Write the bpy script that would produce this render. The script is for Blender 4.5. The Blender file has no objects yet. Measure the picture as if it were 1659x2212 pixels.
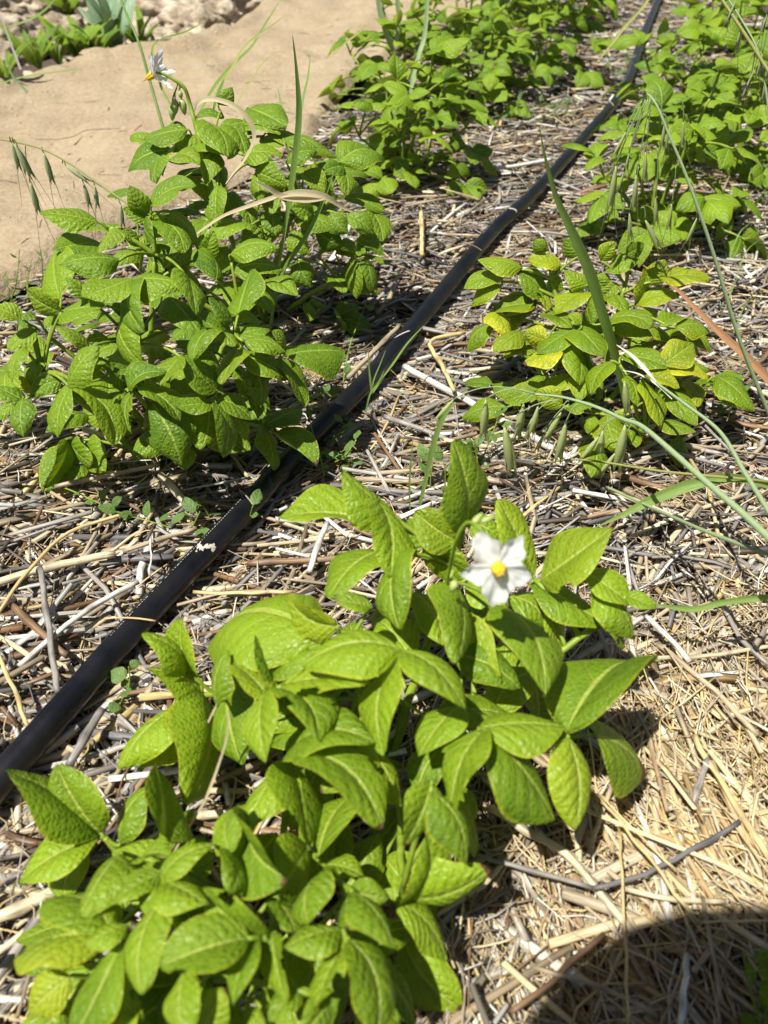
import bpy, math, random
import numpy as np
from mathutils import Vector, Matrix
from mathutils import noise as mnoise

R = math.radians
S = bpy.context.scene
C = S.collection
random.seed(7)
rng = np.random.default_rng(11)

# ------------------------------------------------------------------ camera
CAM_H, PITCH, FPX, W0, H0 = 0.56, R(42.0), 1663.0, 1659.0, 2212.0
cd = bpy.data.cameras.new('camera'); cam = bpy.data.objects.new('camera', cd); C.objects.link(cam)
cam.location = (0, 0, CAM_H); cam.rotation_euler = (R(90) - PITCH, 0, 0)
cd.sensor_fit = 'VERTICAL'; cd.sensor_height = 36.0; cd.sensor_width = 27.0
cd.lens = FPX / H0 * 36.0
cd.clip_start = 0.01; cd.clip_end = 300
cd.dof.use_dof = True; cd.dof.focus_distance = 0.84; cd.dof.aperture_fstop = 6.5
S.camera = cam
# ------------------------------------------------------------------ light
SUN = Vector((-0.33, -0.28, 1.0)).normalized()          # towards the sun
elev = math.asin(SUN.z)
w = bpy.data.worlds.new("World"); S.world = w; w.use_nodes = True
nt = w.node_tree; bg = nt.nodes['Background']
sky = nt.nodes.new('ShaderNodeTexSky'); sky.sky_type = 'NISHITA'; sky.sun_disc = False
sky.sun_elevation = elev; sky.sun_rotation = math.atan2(SUN.x, SUN.y)
nt.links.new(sky.outputs[0], bg.inputs[0]); bg.inputs[1].default_value = 0.042
sl = bpy.data.lights.new('sun', 'SUN'); so = bpy.data.objects.new('sun', sl); C.objects.link(so)
sl.energy = 5.0; sl.angle = R(0.7); sl.color = (1.0, 0.965, 0.91)
so.rotation_euler = SUN.to_track_quat('Z', 'Y').to_euler()
so.location = (-3, -2, 10)
S.view_settings.view_transform = 'Standard'; S.view_settings.look = 'None'
S.view_settings.exposure = 0.70; S.view_settings.gamma = 1.0
S.render.engine = 'CYCLES'
S.render.resolution_x = 768; S.render.resolution_y = 1024

# ------------------------------------------------------------------ picture point -> place in the garden
cp, sp = math.cos(PITCH), math.sin(PITCH)
def ray(x, y):
    u = (x - W0/2) / FPX; v = (y - H0/2) / FPX
    return Vector((u, cp - v*sp, -(sp + v*cp)))          # depth 1 along the axis
def P(x, y, h=0.0):
    d = ray(x, y); return Vector((0, 0, CAM_H)) + d * ((CAM_H - h) / -d.z)
def PY(x, y, Y):
    d = ray(x, y); return Vector((0, 0, CAM_H)) + d * (Y / d.y)
def proj(p):
    q = p - Vector((0, 0, CAM_H)); z = q.y*cp - q.z*sp; dn = -(q.y*sp + q.z*cp)
    return W0/2 + q.x/z*FPX, H0/2 + dn/z*FPX, z
def depth(p): return proj(p)[2]

# ------------------------------------------------------------------ materials
def mat(name):
    m = bpy.data.materials.new(name); m.use_nodes = True
    return m, m.node_tree, m.node_tree.nodes['Principled BSDF']
def N(t, kind, **kw):
    n = t.nodes.new(kind)
    for k, v in kw.items():
        if k.startswith('i_'):
            key = k[2:]
            n.inputs[int(key) if key.isdigit() else key.replace('_', ' ')].default_value = v
        else: setattr(n, k, v)
    return n
def mth(t, op, a, b=None, c=None, clamp=False):
    n = t.nodes.new('ShaderNodeMath'); n.operation = op; n.use_clamp = clamp
    for i, x in enumerate((a, b, c)):
        if x is None: continue
        if isinstance(x, (int, float)): n.inputs[i].default_value = x
        else: t.links.new(x, n.inputs[i])
    return n.outputs[0]
def mixc(t, f, a, b, mode='MIX'):
    n = t.nodes.new('ShaderNodeMix'); n.data_type = 'RGBA'; n.blend_type = mode
    for i, x in ((0, f), (6, a), (7, b)):
        if isinstance(x, (int, float)): n.inputs[i].default_value = x
        elif isinstance(x, tuple): n.inputs[i].default_value = (*x, 1)
        else: t.links.new(x, n.inputs[i])
    return n.outputs[2]
def ramp(t, f, stops):
    n = t.nodes.new('ShaderNodeValToRGB'); t.links.new(f, n.inputs[0])
    e = n.color_ramp.elements
    while len(e) < len(stops): e.new(0.5)
    for k, (p, c) in enumerate(stops):
        e[k].position = p; e[k].color = (c, c, c, 1) if isinstance(c, (int, float)) else (*c, 1)
    return n.outputs[0]
def bump(t, h, strength, dist, bs):
    n = t.nodes.new('ShaderNodeBump'); n.inputs['Strength'].default_value = strength; n.inputs['Distance'].default_value = dist
    t.links.new(h, n.inputs['Height']); t.links.new(n.outputs[0], bs.inputs['Normal']); return n.outputs[0]
def noise(t, scale, detail=3, vec=None, rough=0.55):
    n = t.nodes.new('ShaderNodeTexNoise'); n.inputs['Scale'].default_value = scale
    n.inputs['Detail'].default_value = detail; n.inputs['Roughness'].default_value = rough
    if vec is not None: t.links.new(vec, n.inputs['Vector'])
    return n.outputs[0]

def leaf_material(name, ca, cb, cvein, cyel, nlat=7.0, transl=0.27, rough=0.42, quilt=1.0):
    """tint attribute: r = yellowing, g = brown, b = random"""
    m, t, b = mat(name)
    uv = N(t, 'ShaderNodeUVMap').outputs[0]
    sx = N(t, 'ShaderNodeSeparateXYZ'); t.links.new(uv, sx.inputs[0])
    at = N(t, 'ShaderNodeAttribute', attribute_name='tint'); sa = N(t, 'ShaderNodeSeparateColor'); t.links.new(at.outputs[0], sa.inputs[0])
    geo = N(t, 'ShaderNodeTexCoord').outputs['Object']
    s = mth(t, 'ABSOLUTE', mth(t, 'SUBTRACT', mth(t, 'MULTIPLY', sx.outputs[0], 2.0), 1.0))
    v = sx.outputs[1]
    wob = mth(t, 'MULTIPLY', mth(t, 'SUBTRACT', noise(t, 60, 2, geo), 0.5), 0.10)
    side = mth(t, 'MULTIPLY', mth(t, 'GREATER_THAN', sx.outputs[0], 0.5), 0.06)
    q = mth(t, 'ADD', mth(t, 'SUBTRACT', v, mth(t, 'MULTIPLY', mth(t, 'POWER', s, 1.2), 0.34)), mth(t, 'ADD', wob, side))
    fr = mth(t, 'FRACT', mth(t, 'MULTIPLY', q, mth(t, 'ADD', nlat - 2.0, mth(t, 'MULTIPLY', sa.outputs[2], 2.2))))
    dl = mth(t, 'ABSOLUTE', mth(t, 'SUBTRACT', fr, 0.5))            # 0.5 on a vein
    lat = mth(t, 'MULTIPLY', mth(t, 'SUBTRACT', dl, 0.445, clamp=True), 18.0, clamp=True)
    lat = mth(t, 'MULTIPLY', lat, mth(t, 'SUBTRACT', 1.15, s, clamp=True))
    mid = mth(t, 'MULTIPLY', mth(t, 'SUBTRACT', 0.075, s, clamp=True), 30.0, clamp=True)
    vein = mth(t, 'MAXIMUM', mid, mth(t, 'MULTIPLY', lat, 0.75))
    vor = N(t, 'ShaderNodeTexVoronoi', feature='DISTANCE_TO_EDGE'); vor.inputs['Scale'].default_value = 240
    t.links.new(geo, vor.inputs['Vector'])
    net = mth(t, 'MULTIPLY', mth(t, 'SUBTRACT', 0.12, vor.outputs[0], clamp=True), 7.0, clamp=True)
    vein2 = mth(t, 'MAXIMUM', vein, mth(t, 'MULTIPLY', net, 0.22))
    rnd = sa.outputs[2]
    big = noise(t, 26, 3, geo)
    col = mixc(t, rnd, ca, cb)
    col = mixc(t, mth(t, 'MULTIPLY', ramp(t, big, [(0.35, 0.0), (0.7, 1.0)]), 0.35), col, tuple(min(1, c*1.5) for c in cb))
    col = mixc(t, mth(t, 'MULTIPLY', vein2, 0.8), col, cvein)
    margin = mth(t, 'MULTIPLY', mth(t, 'SUBTRACT', s, 0.93, clamp=True), 14.0, clamp=True)
    col = mixc(t, mth(t, 'MULTIPLY', margin, 0.55), col, cyel)
    yf = mth(t, 'MULTIPLY', sa.outputs[0], ramp(t, noise(t, 45, 3, geo), [(0.3, 0.35), (0.65, 1.0)]))
    col = mixc(t, mth(t, 'MULTIPLY', yf, mth(t, 'SUBTRACT', 1.0, mth(t, 'MULTIPLY', vein2, 0.4))), col, cyel)
    br = mth(t, 'GREATER_THAN', mth(t, 'ADD', sa.outputs[1], mth(t, 'MULTIPLY', mth(t, 'SUBTRACT', noise(t, 110, 3, geo), 0.5), 0.7)), 0.5)
    col = mixc(t, br, col, (0.13, 0.065, 0.028))
    spk = mth(t, 'GREATER_THAN', noise(t, 420, 1, geo), 0.78)
    col = mixc(t, mth(t, 'MULTIPLY', spk, 0.12), col, (0.4, 0.4, 0.22))
    back = N(t, 'ShaderNodeNewGeometry').outputs['Backfacing']
    colb = mixc(t, mth(t, 'MULTIPLY', back, 0.38), col, (0.30, 0.36, 0.20))
    t.links.new(colb, b.inputs['Base Color'])
    t.links.new(mth(t, 'ADD', rough - 0.10, mth(t, 'MULTIPLY', noise(t, 35, 3, geo), 0.25)), b.inputs['Roughness']); b.inputs['Specular IOR Level'].default_value = 0.34
    b.inputs['Sheen Weight'].default_value = 0.0
    h = mth(t, 'SUBTRACT', mth(t, 'MULTIPLY', mth(t, 'SUBTRACT', 0.5, dl), 0.9 * quilt), mth(t, 'MULTIPLY', vein, 0.8))
    h = mth(t, 'ADD', h, mth(t, 'MULTIPLY', mth(t, 'MINIMUM', vor.outputs[0], 0.35), 1.6 * quilt))
    nb = bump(t, h, 0.70, 0.0015, b)
    tr = N(t, 'ShaderNodeBsdfTranslucent'); t.links.new(mixc(t, 1.0, colb, (1.6, 1.45, 0.5), 'MULTIPLY'), tr.inputs[0]); t.links.new(nb, tr.inputs['Normal'])
    mx = N(t, 'ShaderNodeMixShader'); mx.inputs[0].default_value = transl
    t.links.new(b.outputs[0], mx.inputs[1]); t.links.new(tr.outputs[0], mx.inputs[2])
    t.links.new(mx.outputs[0], t.nodes['Material Output'].inputs[0])
    return m

M = {}
M['leaf_front'] = leaf_material('potato_leaf_light', (0.070, 0.150, 0.006), (0.225, 0.335, 0.012), (0.42, 0.50, 0.09), (0.48, 0.48, 0.03))
M['leaf_mid'] = leaf_material('potato_leaf_mid', (0.058, 0.135, 0.007), (0.185, 0.285, 0.011), (0.30, 0.42, 0.06), (0.40, 0.45, 0.03))
M['leaf_far'] = leaf_material('potato_leaf_row', (0.062, 0.145, 0.006), (0.200, 0.305, 0.010), (0.28, 0.42, 0.06), (0.42, 0.45, 0.03))
M['leaf_yellow'] = leaf_material('potato_leaf_yellowing', (0.060, 0.135, 0.006), (0.180, 0.275, 0.008), (0.28, 0.38, 0.05), (0.62, 0.56, 0.015))
M['leaf_weed'] = leaf_material('weed_leaf', (0.075, 0.15, 0.03), (0.13, 0.22, 0.05), (0.2, 0.28, 0.10), (0.3, 0.32, 0.08), 5, 0.3, 0.5, 0.4)
M['leaf_blue'] = leaf_material('thistle_leaf', (0.15, 0.25, 0.15), (0.24, 0.35, 0.21), (0.35, 0.45, 0.3), (0.3, 0.36, 0.18), 8, 0.25, 0.45, 0.5)

def simple(name, c1, c2, rough=0.5, scale=60, spec=0.35, transl=0.0, bmp=0.0, streak=False):
    m, t, b = mat(name)
    if streak:
        uv = N(t, 'ShaderNodeUVMap').outputs[0]
        mp = N(t, 'ShaderNodeMapping'); mp.inputs['Scale'].default_value = (14, 2.5, 1); t.links.new(uv, mp.inputs[0])
        n = noise(t, 3.0, 3, mp.outputs[0])
    else:
        n = noise(t, scale, 4, N(t, 'ShaderNodeTexCoord').outputs['Object'])
    col = mixc(t, ramp(t, n, [(0.35, 0.0), (0.65, 1.0)]), c1, c2)
    t.links.new(col, b.inputs['Base Color']); b.inputs['Roughness'].default_value = rough
    b.inputs['Specular IOR Level'].default_value = spec
    if bmp: bump(t, n, bmp, 0.001, b)
    if transl:
        tr = N(t, 'ShaderNodeBsdfTranslucent'); t.links.new(col, tr.inputs[0])
        mx = N(t, 'ShaderNodeMixShader'); mx.inputs[0].default_value = transl
        t.links.new(b.outputs[0], mx.inputs[1]); t.links.new(tr.outputs[0], mx.inputs[2])
        t.links.new(mx.outputs[0], t.nodes['Material Output'].inputs[0])
    return m
M['stem'] = simple('potato_stem', (0.17, 0.26, 0.015), (0.27, 0.36, 0.04), 0.45, 90, 0.4, 0.12, 0.3)
M['blade'] = simple('grass_blade', (0.17, 0.30, 0.05), (0.30, 0.42, 0.11), 0.45, 60, 0.4, 0.45, 0.4, True)
M['blade_blue'] = simple('oat_culm', (0.26, 0.37, 0.17), (0.38, 0.47, 0.25), 0.5, 60, 0.35, 0.2, 0.4, True)
M['blade_yellow'] = simple('ripening_grass', (0.22, 0.28, 0.06), (0.42, 0.38, 0.13), 0.5, 60, 0.3, 0.25, 0.4, True)
M['dry'] = simple('dry_grass_leaf', (0.66, 0.52, 0.30), (0.78, 0.67, 0.45), 0.55, 60, 0.3, 0.45, 0.5, True)
M['red'] = simple('red_brown_grass', (0.26, 0.10, 0.05), (0.34, 0.2, 0.08), 0.5, 60, 0.3, 0.2, 0.4, True)
M['white_sheath'] = simple('bleached_sheath', (0.62, 0.60, 0.5), (0.72, 0.7, 0.6), 0.5, 60, 0.3, 0.2, 0.4, True)
M['spikelet'] = simple('oat_glume', (0.52, 0.64, 0.20), (0.72, 0.76, 0.42), 0.45, 60, 0.4, 0.5, 0.5, True)
M['spikelet_dull'] = simple('oat_glume_grey_green', (0.44, 0.54, 0.24), (0.66, 0.70, 0.46), 0.5, 60, 0.35, 0.45, 0.5, True)
M['awn'] = simple('oat_awn', (0.12, 0.10, 0.05), (0.25, 0.22, 0.10), 0.5)
M['petal'] = simple('white_petal', (0.80, 0.81, 0.79), (0.86, 0.86, 0.84), 0.55, 130, 0.3, 0.52, 0.4)
M['anther'] = simple('yellow_anther', (0.85, 0.42, 0.01), (0.90, 0.55, 0.02), 0.5, 200)
M['bud'] = simple('flower_bud', (0.30, 0.42, 0.08), (0.50, 0.55, 0.22), 0.5, 200, 0.3, 0.2)

def pipe_mat():
    m, t, b = mat('black_polyethylene')
    oc = N(t, 'ShaderNodeTexCoord').outputs['Object']
    n = noise(t, 18, 5, oc); f = noise(t, 520, 2, oc)
    d = mth(t, 'MULTIPLY', ramp(t, n, [(0.42, 0.0), (0.75, 1.0)]), 0.25)
    d = mth(t, 'ADD', d, mth(t, 'MULTIPLY', mth(t, 'GREATER_THAN', f, 0.735), 0.6), clamp=True)
    t.links.new(mixc(t, d, (0.004, 0.004, 0.006), (0.050, 0.045, 0.040)), b.inputs['Base Color'])
    t.links.new(mth(t, 'ADD', mth(t, 'MULTIPLY', n, 0.2), 0.20), b.inputs['Roughness'])
    b.inputs['Specular IOR Level'].default_value = 0.5
    bump(t, noise(t, 90, 4, oc), 0.2, 0.001, b)
    return m
M['pipe'] = pipe_mat()
M['print'] = simple('pale_pipe_print', (0.4, 0.42, 0.42), (0.6, 0.6, 0.58), 0.6, 300)
M['scuff'] = simple('dried_mud', (0.40, 0.37, 0.30), (0.55, 0.5, 0.42), 0.9, 200, 0.1, 0, 0.5)

def straw_mat():
    m, t, b = mat('straw')
    uv = N(t, 'ShaderNodeUVMap').outputs[0]
    at = N(t, 'ShaderNodeAttribute', attribute_name='tint').outputs[0]
    mp = N(t, 'ShaderNodeMapping'); mp.inputs['Scale'].default_value = (1, 1, 1); t.links.new(uv, mp.inputs[0])
    n = N(t, 'ShaderNodeTexNoise'); n.inputs['Scale'].default_value = 1.0; n.inputs['Detail'].default_value = 4; t.links.new(mp.outputs[0], n.inputs['Vector'])
    oc = N(t, 'ShaderNodeTexCoord').outputs['Object']
    blot = noise(t, 75, 4, oc)
    s = ramp(t, n.outputs[0], [(0.30, 0.45), (0.5, 1.0), (0.72, 1.25)])
    col = mixc(t, 1.0, at, s, 'MULTIPLY')
    col = mixc(t, mth(t, 'MULTIPLY', ramp(t, blot, [(0.52, 0.0), (0.74, 1.0)]), 0.55), col, (0.13, 0.115, 0.10))
    t.links.new(col, b.inputs['Base Color']); b.inputs['Roughness'].default_value = 0.48
    b.inputs['Specular IOR Level'].default_value = 0.45
    bump(t, n.outputs[0], 0.6, 0.0008, b)
    return m
M['straw'] = straw_mat()

def soil_mat():
    m, t, b = mat('dark_soil')
    oc = N(t, 'ShaderNodeTexCoord').outputs['Object']
    n = noise(t, 40, 6, oc, 0.7)
    t.links.new(mixc(t, n, (0.025, 0.017, 0.011), (0.12, 0.085, 0.055)), b.inputs['Base Color'])
    b.inputs['Roughness'].default_value = 0.95; bump(t, n, 0.9, 0.01, b); return m
M['soil'] = soil_mat()
def cloth_mat():
    m, t, b = mat('packed_sand')
    oc = N(t, 'ShaderNodeTexCoord').outputs['Object']
    n = noise(t, 7, 5, oc); f = noise(t, 650, 2, oc); g = noise(t, 90, 5, oc)
    col = mixc(t, ramp(t, n, [(0.3, 0.0), (0.7, 1.0)]), (0.29, 0.22, 0.135), (0.385, 0.31, 0.20))
    col = mixc(t, mth(t, 'MULTIPLY', ramp(t, g, [(0.4, 0.0), (0.72, 1.0)]), 0.6), col, (0.46, 0.38, 0.26))
    col = mixc(t, mth(t, 'MULTIPLY', ramp(t, noise(t, 28, 5, oc, 0.7), [(0.5, 0.0), (0.75, 1.0)]), 0.55), col, (0.22, 0.155, 0.09))
    col = mixc(t, mth(t, 'MULTIPLY', ramp(t, f, [(0.45, 0.0), (0.7, 1.0)]), 0.4), col, (0.27, 0.18, 0.095))
    t.links.new(col, b.inputs['Base Color']); b.inputs['Roughness'].default_value = 0.95
    b.inputs['Specular IOR Level'].default_value = 0.1
    hh = mth(t, 'ADD', mth(t, 'MULTIPLY', f, 0.5), mth(t, 'MULTIPLY', g, 2.2))
    bump(t, hh, 0.8, 0.004, b); return m
M['cloth'] = cloth_mat()
def rock_mat():
    m, t, b = mat('pale_limestone')
    oc = N(t, 'ShaderNodeTexCoord').outputs['Object']
    n = noise(t, 11, 6, oc, 0.7); g = noise(t, 55, 6, oc, 0.7)
    col = mixc(t, ramp(t, n, [(0.38, 0.0), (0.6, 1.0)]), (0.24, 0.175, 0.11), (0.66, 0.56, 0.40))
    col = mixc(t, mth(t, 'MULTIPLY', ramp(t, g, [(0.5, 0.0), (0.72, 1.0)]), 0.7), col, (0.13, 0.09, 0.055))
    t.links.new(col, b.inputs['Base Color']); b.inputs['Roughness'].default_value = 0.9
    bump(t, mth(t, 'ADD', n, g), 1.0, 0.012, b); return m
M['rock'] = rock_mat()

# ------------------------------------------------------------------ object helpers
ORG = {}
def tag(o, label=None, cat=None, group=None, kind=None):
    if label: o['label'] = label
    if cat: o['category'] = cat
    if group: o['group'] = group
    if kind: o['kind'] = kind
    return o
def empty(name, loc):
    o = bpy.data.objects.new(name, None); C.objects.link(o); o.location = loc; o.empty_display_size = 0.02
    ORG[o] = Vector(loc); return o
def mesh(name, V, F, m, parent=None, uv=None, tint=None, smooth=True):
    """V, F in world coordinates; uv, tint per vertex"""
    V = np.asarray(V, dtype=np.float64)
    if parent is not None: org = ORG[parent]
    else: org = Vector((float(V[:, 0].mean()), float(V[:, 1].mean()), float(V[:, 2].min())))
    me = bpy.data.meshes.new(name)
    VV = V - np.array(org)
    if isinstance(F, np.ndarray):
        nf, k = F.shape
        me.vertices.add(len(VV)); me.vertices.foreach_set('co', VV.astype(np.float32).ravel())
        me.loops.add(nf*k); me.loops.foreach_set('vertex_index', F.astype(np.int32).ravel())
        me.polygons.add(nf); me.polygons.foreach_set('loop_start', np.arange(0, nf*k, k, dtype=np.int32))
        me.update(calc_edges=True)
    else:
        me.from_pydata(VV.tolist(), [], F)
    if smooth: me.polygons.foreach_set('use_smooth', np.ones(len(me.polygons), dtype=bool))
    if uv is not None:
        li = np.empty(len(me.loops), dtype=np.int32); me.loops.foreach_get('vertex_index', li)
        ul = me.uv_layers.new(name='UVMap'); ul.data.foreach_set('uv', np.asarray(uv, dtype=np.float32)[li].ravel())
    if tint is not None:
        a = me.attributes.new('tint', 'FLOAT_COLOR', 'POINT')
        tt = np.ones((len(VV), 4), dtype=np.float32); tt[:, :3] = tint
        a.data.foreach_set('color', tt.ravel())
    me.materials.append(m)
    o = bpy.data.objects.new(name, me); C.objects.link(o)
    if parent is not None: o.parent = parent; ORG[o] = org.copy()
    else: o.location = org; ORG[o] = org
    return o
class Geo:
    def __init__(s): s.V = []; s.F = []; s.UV = []; s.T = []
    def add(s, V, F, UV, T=(0, 0, 0)):
        k = len(s.V); s.V += V; s.F += [tuple(i + k for i in f) for f in F]; s.UV += UV
        s.T += T if isinstance(T, list) else [T] * len(V)
    def build(s, name, m, parent=None): return mesh(name, s.V, s.F, m, parent, s.UV, np.array(s.T))

def bez(a, b, c, t): return a*(1-t)**2 + b*(2*t*(1-t)) + c*t*t
def catmull(pts, n):
    """pts: list of Vectors, returns n+1 resampled points"""
    out = []; k = len(pts) - 1
    for i in range(n + 1):
        f = i / n * k; j = min(int(f), k - 1); t = f - j
        p0 = pts[max(j-1, 0)]; p1 = pts[j]; p2 = pts[j+1]; p3 = pts[min(j+2, k)]
        out.append(0.5*((2*p1) + (p2-p0)*t + (2*p0-5*p1+4*p2-p3)*t*t + (3*p1-p0-3*p2+p3)*t**3))
    return out
def tube(pts, rad, sides=6, cap=True, uvs=1.0, seed=0.0):
    n = len(pts); V = []; F = []; UV = []; L = 0
    t0 = (pts[1] - pts[0]).normalized()
    ref = Vector((0, 0, 1)) if abs(t0.z) < 0.9 else Vector((1, 0, 0))
    a = t0.cross(ref).normalized()
    for i, p in enumerate(pts):
        t = (pts[min(i+1, n-1)] - pts[max(i-1, 0)]).normalized()
        a = (a - t*a.dot(t)).normalized(); b = t.cross(a)
        if i: L += (p - pts[i-1]).length
        r = rad[i] if hasattr(rad, '__len__') else rad
        for k in range(sides):
            g = 2*math.pi*k/sides
            V.append(p + a*(r*math.cos(g)) + b*(r*math.sin(g))); UV.append((k/sides*uvs + seed, L*20 + seed))
    for i in range(n-1):
        for k in range(sides):
            k2 = (k+1) % sides; F.append((i*sides+k, i*sides+k2, (i+1)*sides+k2, (i+1)*sides+k))
    if cap:
        F.append(tuple(range(sides-1, -1, -1))); F.append(tuple(range((n-1)*sides, n*sides)))
    return V, F, UV
def blade_geo(pts, wd, nrm=None, fold=0.25, thick=0.0004, twist=0.0, n=20):
    P_ = catmull(pts, n); V = []; F = []; UV = []; L = 0
    for i, p in enumerate(P_):
        t = (P_[min(i+1, n)] - P_[max(i-1, 0)]).normalized()
        f = i/n*(len(wd)-1); j = min(int(f), len(wd)-2); ww = wd[j] + (wd[j+1]-wd[j])*(f-j)
        view = ((Vector((0, 0, CAM_H)) - p).normalized() + SUN*1.1).normalized() if nrm is None else nrm
        sd = t.cross(view).normalized()
        sd = Matrix.Rotation(twist*i/n, 3, t) @ sd; nn = sd.cross(t).normalized()
        if i: L += (p - P_[i-1]).length
        for k, u in enumerate((-1, -0.5, 0, 0.5, 1)):
            V.append(p + sd*(u*ww/2) + nn*(abs(u)*fold*ww/2)); UV.append((k/4, L*5))
    for i in range(n):
        for k in range(4): F.append((i*5+k, i*5+k+1, (i+1)*5+k+1, (i+1)*5+k))
    return V, F, UV

# ------------------------------------------------------------------ leaf builder
def leaf_geo(B, T, hw, N0, nu=12, nv=18, arch=0.12, fold=0.30, curl=0.42, rnd=None, quilt=1.0, wave=1.0,
             yellow=0.0, brown=0.0, holes=(), lobes=0, tipdroop=0.0, shape=0.0):
    rnd = rnd or random.Random(1)
    B = Vector(B); T = Vector(T); D = T - B; L = D.length
    sd = D.cross(N0)
    if sd.length < 1e-6: sd = D.cross(Vector((1, 0, 0)))
    sd.normalize(); up = sd.cross(D).normalized()
    Cc = B + D*0.5 + up*(arch*L*1.6) ; T2 = T - up*(tipdroop*L)
    hb = rnd.uniform(0, 1); ph1 = rnd.uniform(0, 6.28); ph2 = rnd.uniform(0, 6.28); fr = rnd.uniform(5, 10)
    tw = rnd.uniform(-0.35, 0.35); asym = rnd.uniform(-0.08, 0.08); bend = rnd.uniform(-0.10, 0.10)
    pk = 0.42 + shape
    V = []; UV = []; TT = []; F = []
    ok = np.ones((nv+1, nu+1), bool)
    for j in range(nv+1):
        v = j/nv
        p = bez(B, Cc, T2, v) + sd*(bend*L*math.sin(math.pi*v))
        tg = (bez(B, Cc, T2, min(v+0.02, 1)) - bez(B, Cc, T2, max(v-0.02, 0))).normalized()
        s_ = Matrix.Rotation(tw*(v-0.4), 3, tg) @ sd
        n_ = s_.cross(tg).normalized()
        # ovate, pointed
        if v < pk: wv = math.sin(math.pi/2*(v/pk))**0.62
        else:
            q = (v-pk)/(1-pk); wv = max(0.0, math.cos(math.pi/2*q))**0.66 * (1-0.16*q*q)
        wv = max(wv, 0.015)
        for i in range(nu+1):
            u = -1 + 2*i/nu; a = abs(u)
            ww = hw*wv*(1 + asym*(1 if u > 0 else -1))
            if lobes: ww *= 1 + 0.10*lobes*math.sin(fr*1.2*v+ph1+u)*a
            lat = v - 0.34*a**1.2 + (0.06 if u > 0 else 0)
            qb = abs(math.sin(math.pi*7*lat)) * a**0.6 * (1-a*a)
            z = ww*(fold*a - curl*a**2.1)
            z += hw*0.035*quilt*qb
            z += hw*0.10*wave*math.sin(fr*v+(ph1 if u > 0 else ph2))*a**2.5
            V.append(p + s_*(ww*u*(1-0.06*fold)) + n_*z)
            UV.append((i/nu, v))
            yy = yellow*(0.35+0.65*a**1.5)
            bb = 0.0
            if brown: bb = max(0.0, min(1.0, (v-(1-brown))/(brown*0.6)))*0.95 if brown <= 0.6 else 0.9
            TT.append((yy, bb, hb))
    for (hu, hv, hr) in holes:
        for j in range(nv+1):
            for i in range(nu+1):
                if ((-1+2*i/nu-hu)*0.6)**2 + (j/nv-hv)**2 < hr*hr: ok[j, i] = False
    for j in range(nv):
        for i in range(nu):
            if holes and not (ok[j, i] and ok[j+1, i] and ok[j, i+1] and ok[j+1, i+1]): continue
            a = j*(nu+1)+i; F.append((a, a+1, a+nu+2, a+nu+1))
    return V, F, UV, TT

# ------------------------------------------------------------------ the setting
def cloth_edge():                                          # near edge of the sandy path, on the ground
    return [P(x, y) for x, y in ((-420, 1000), (0, 655), (160, 560), (330, 470), (520, 385), (665, 320), (715, 250), (790, 160), (880, 85), (1000, 52), (1100, 36), (1230, -18), (1400, -80), (1600, -140))]
def cloth_back():
    return [P(x, y) for x, y in ((-520, 330), (-120, 215), (0, 182), (70, 152), (150, 140), (250, 118), (345, 108), (372, 102), (420, 92), (470, 66), (520, 38), (565, 12), (620, -12), (760, -60), (960, -115), (1250, -175))]
CE = cloth_edge(); CB = cloth_back()
CEx = np.array([[p.x, p.y] for p in CE])
def side_of_edge(x, y):
    """signed distance to the cloth edge (positive on the straw side), vectorised"""
    best = np.full(x.shape, 1e9); sg = np.ones(x.shape)
    for k in range(len(CEx)-1):
        a = CEx[k]; b = CEx[k+1]; d = b-a; L2 = (d**2).sum()
        t = np.clip(((x-a[0])*d[0]+(y-a[1])*d[1])/L2, 0, 1)
        dx = x-a[0]-t*d[0]; dy = y-a[1]-t*d[1]; r = np.hypot(dx, dy)
        cr = -(d[0]*(y-a[1]) - d[1]*(x-a[0]))
        m = r < best; best = np.where(m, r, best); sg = np.where(m, np.sign(cr), sg)
    return best*sg
def relief(x, y):
    return 0.010*np.sin(x*9.1+1.3*np.sin(y*5))*np.cos(y*7.7+0.8) + 0.006*np.sin(x*23+y*11) + 0.004*np.sin(x*37-y*41+2)

# soil sheet out to the horizon
def ground():
    xs = np.concatenate([[-90, -30, -10, -5], np.linspace(-3, 3.4, 150), [5, 10, 30, 90]])
    ys = np.concatenate([[-90, -30, -8, -2], np.linspace(-0.6, 6.5, 160), [9, 15, 30, 90]])
    X, Y = np.meshgrid(xs, ys); sd = side_of_edge(X, Y)
    Z = -0.034 + relief(X, Y)*0.8 + 0.010*np.sin(X*61+Y*17)*np.sin(Y*53)
    far = (sd < -0.25)
    Z = np.where(far, Z, Z)
    nx, ny = len(xs), len(ys)
    V = np.stack([X.ravel(), Y.ravel(), Z.ravel()], 1)
    i = np.arange(nx-1); j = np.arange(ny-1); I, J = np.meshgrid(i, j); a = (J*nx+I).ravel()
    F = np.stack([a, a+1, a+nx+1, a+nx], 1)
    o = mesh('ground', V, F, M['soil']); tag(o, kind='structure')
ground()

PAL_BITS = ((0.55, 0.45, 0.28), (0.35, 0.27, 0.17), (0.2, 0.14, 0.09))
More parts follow.
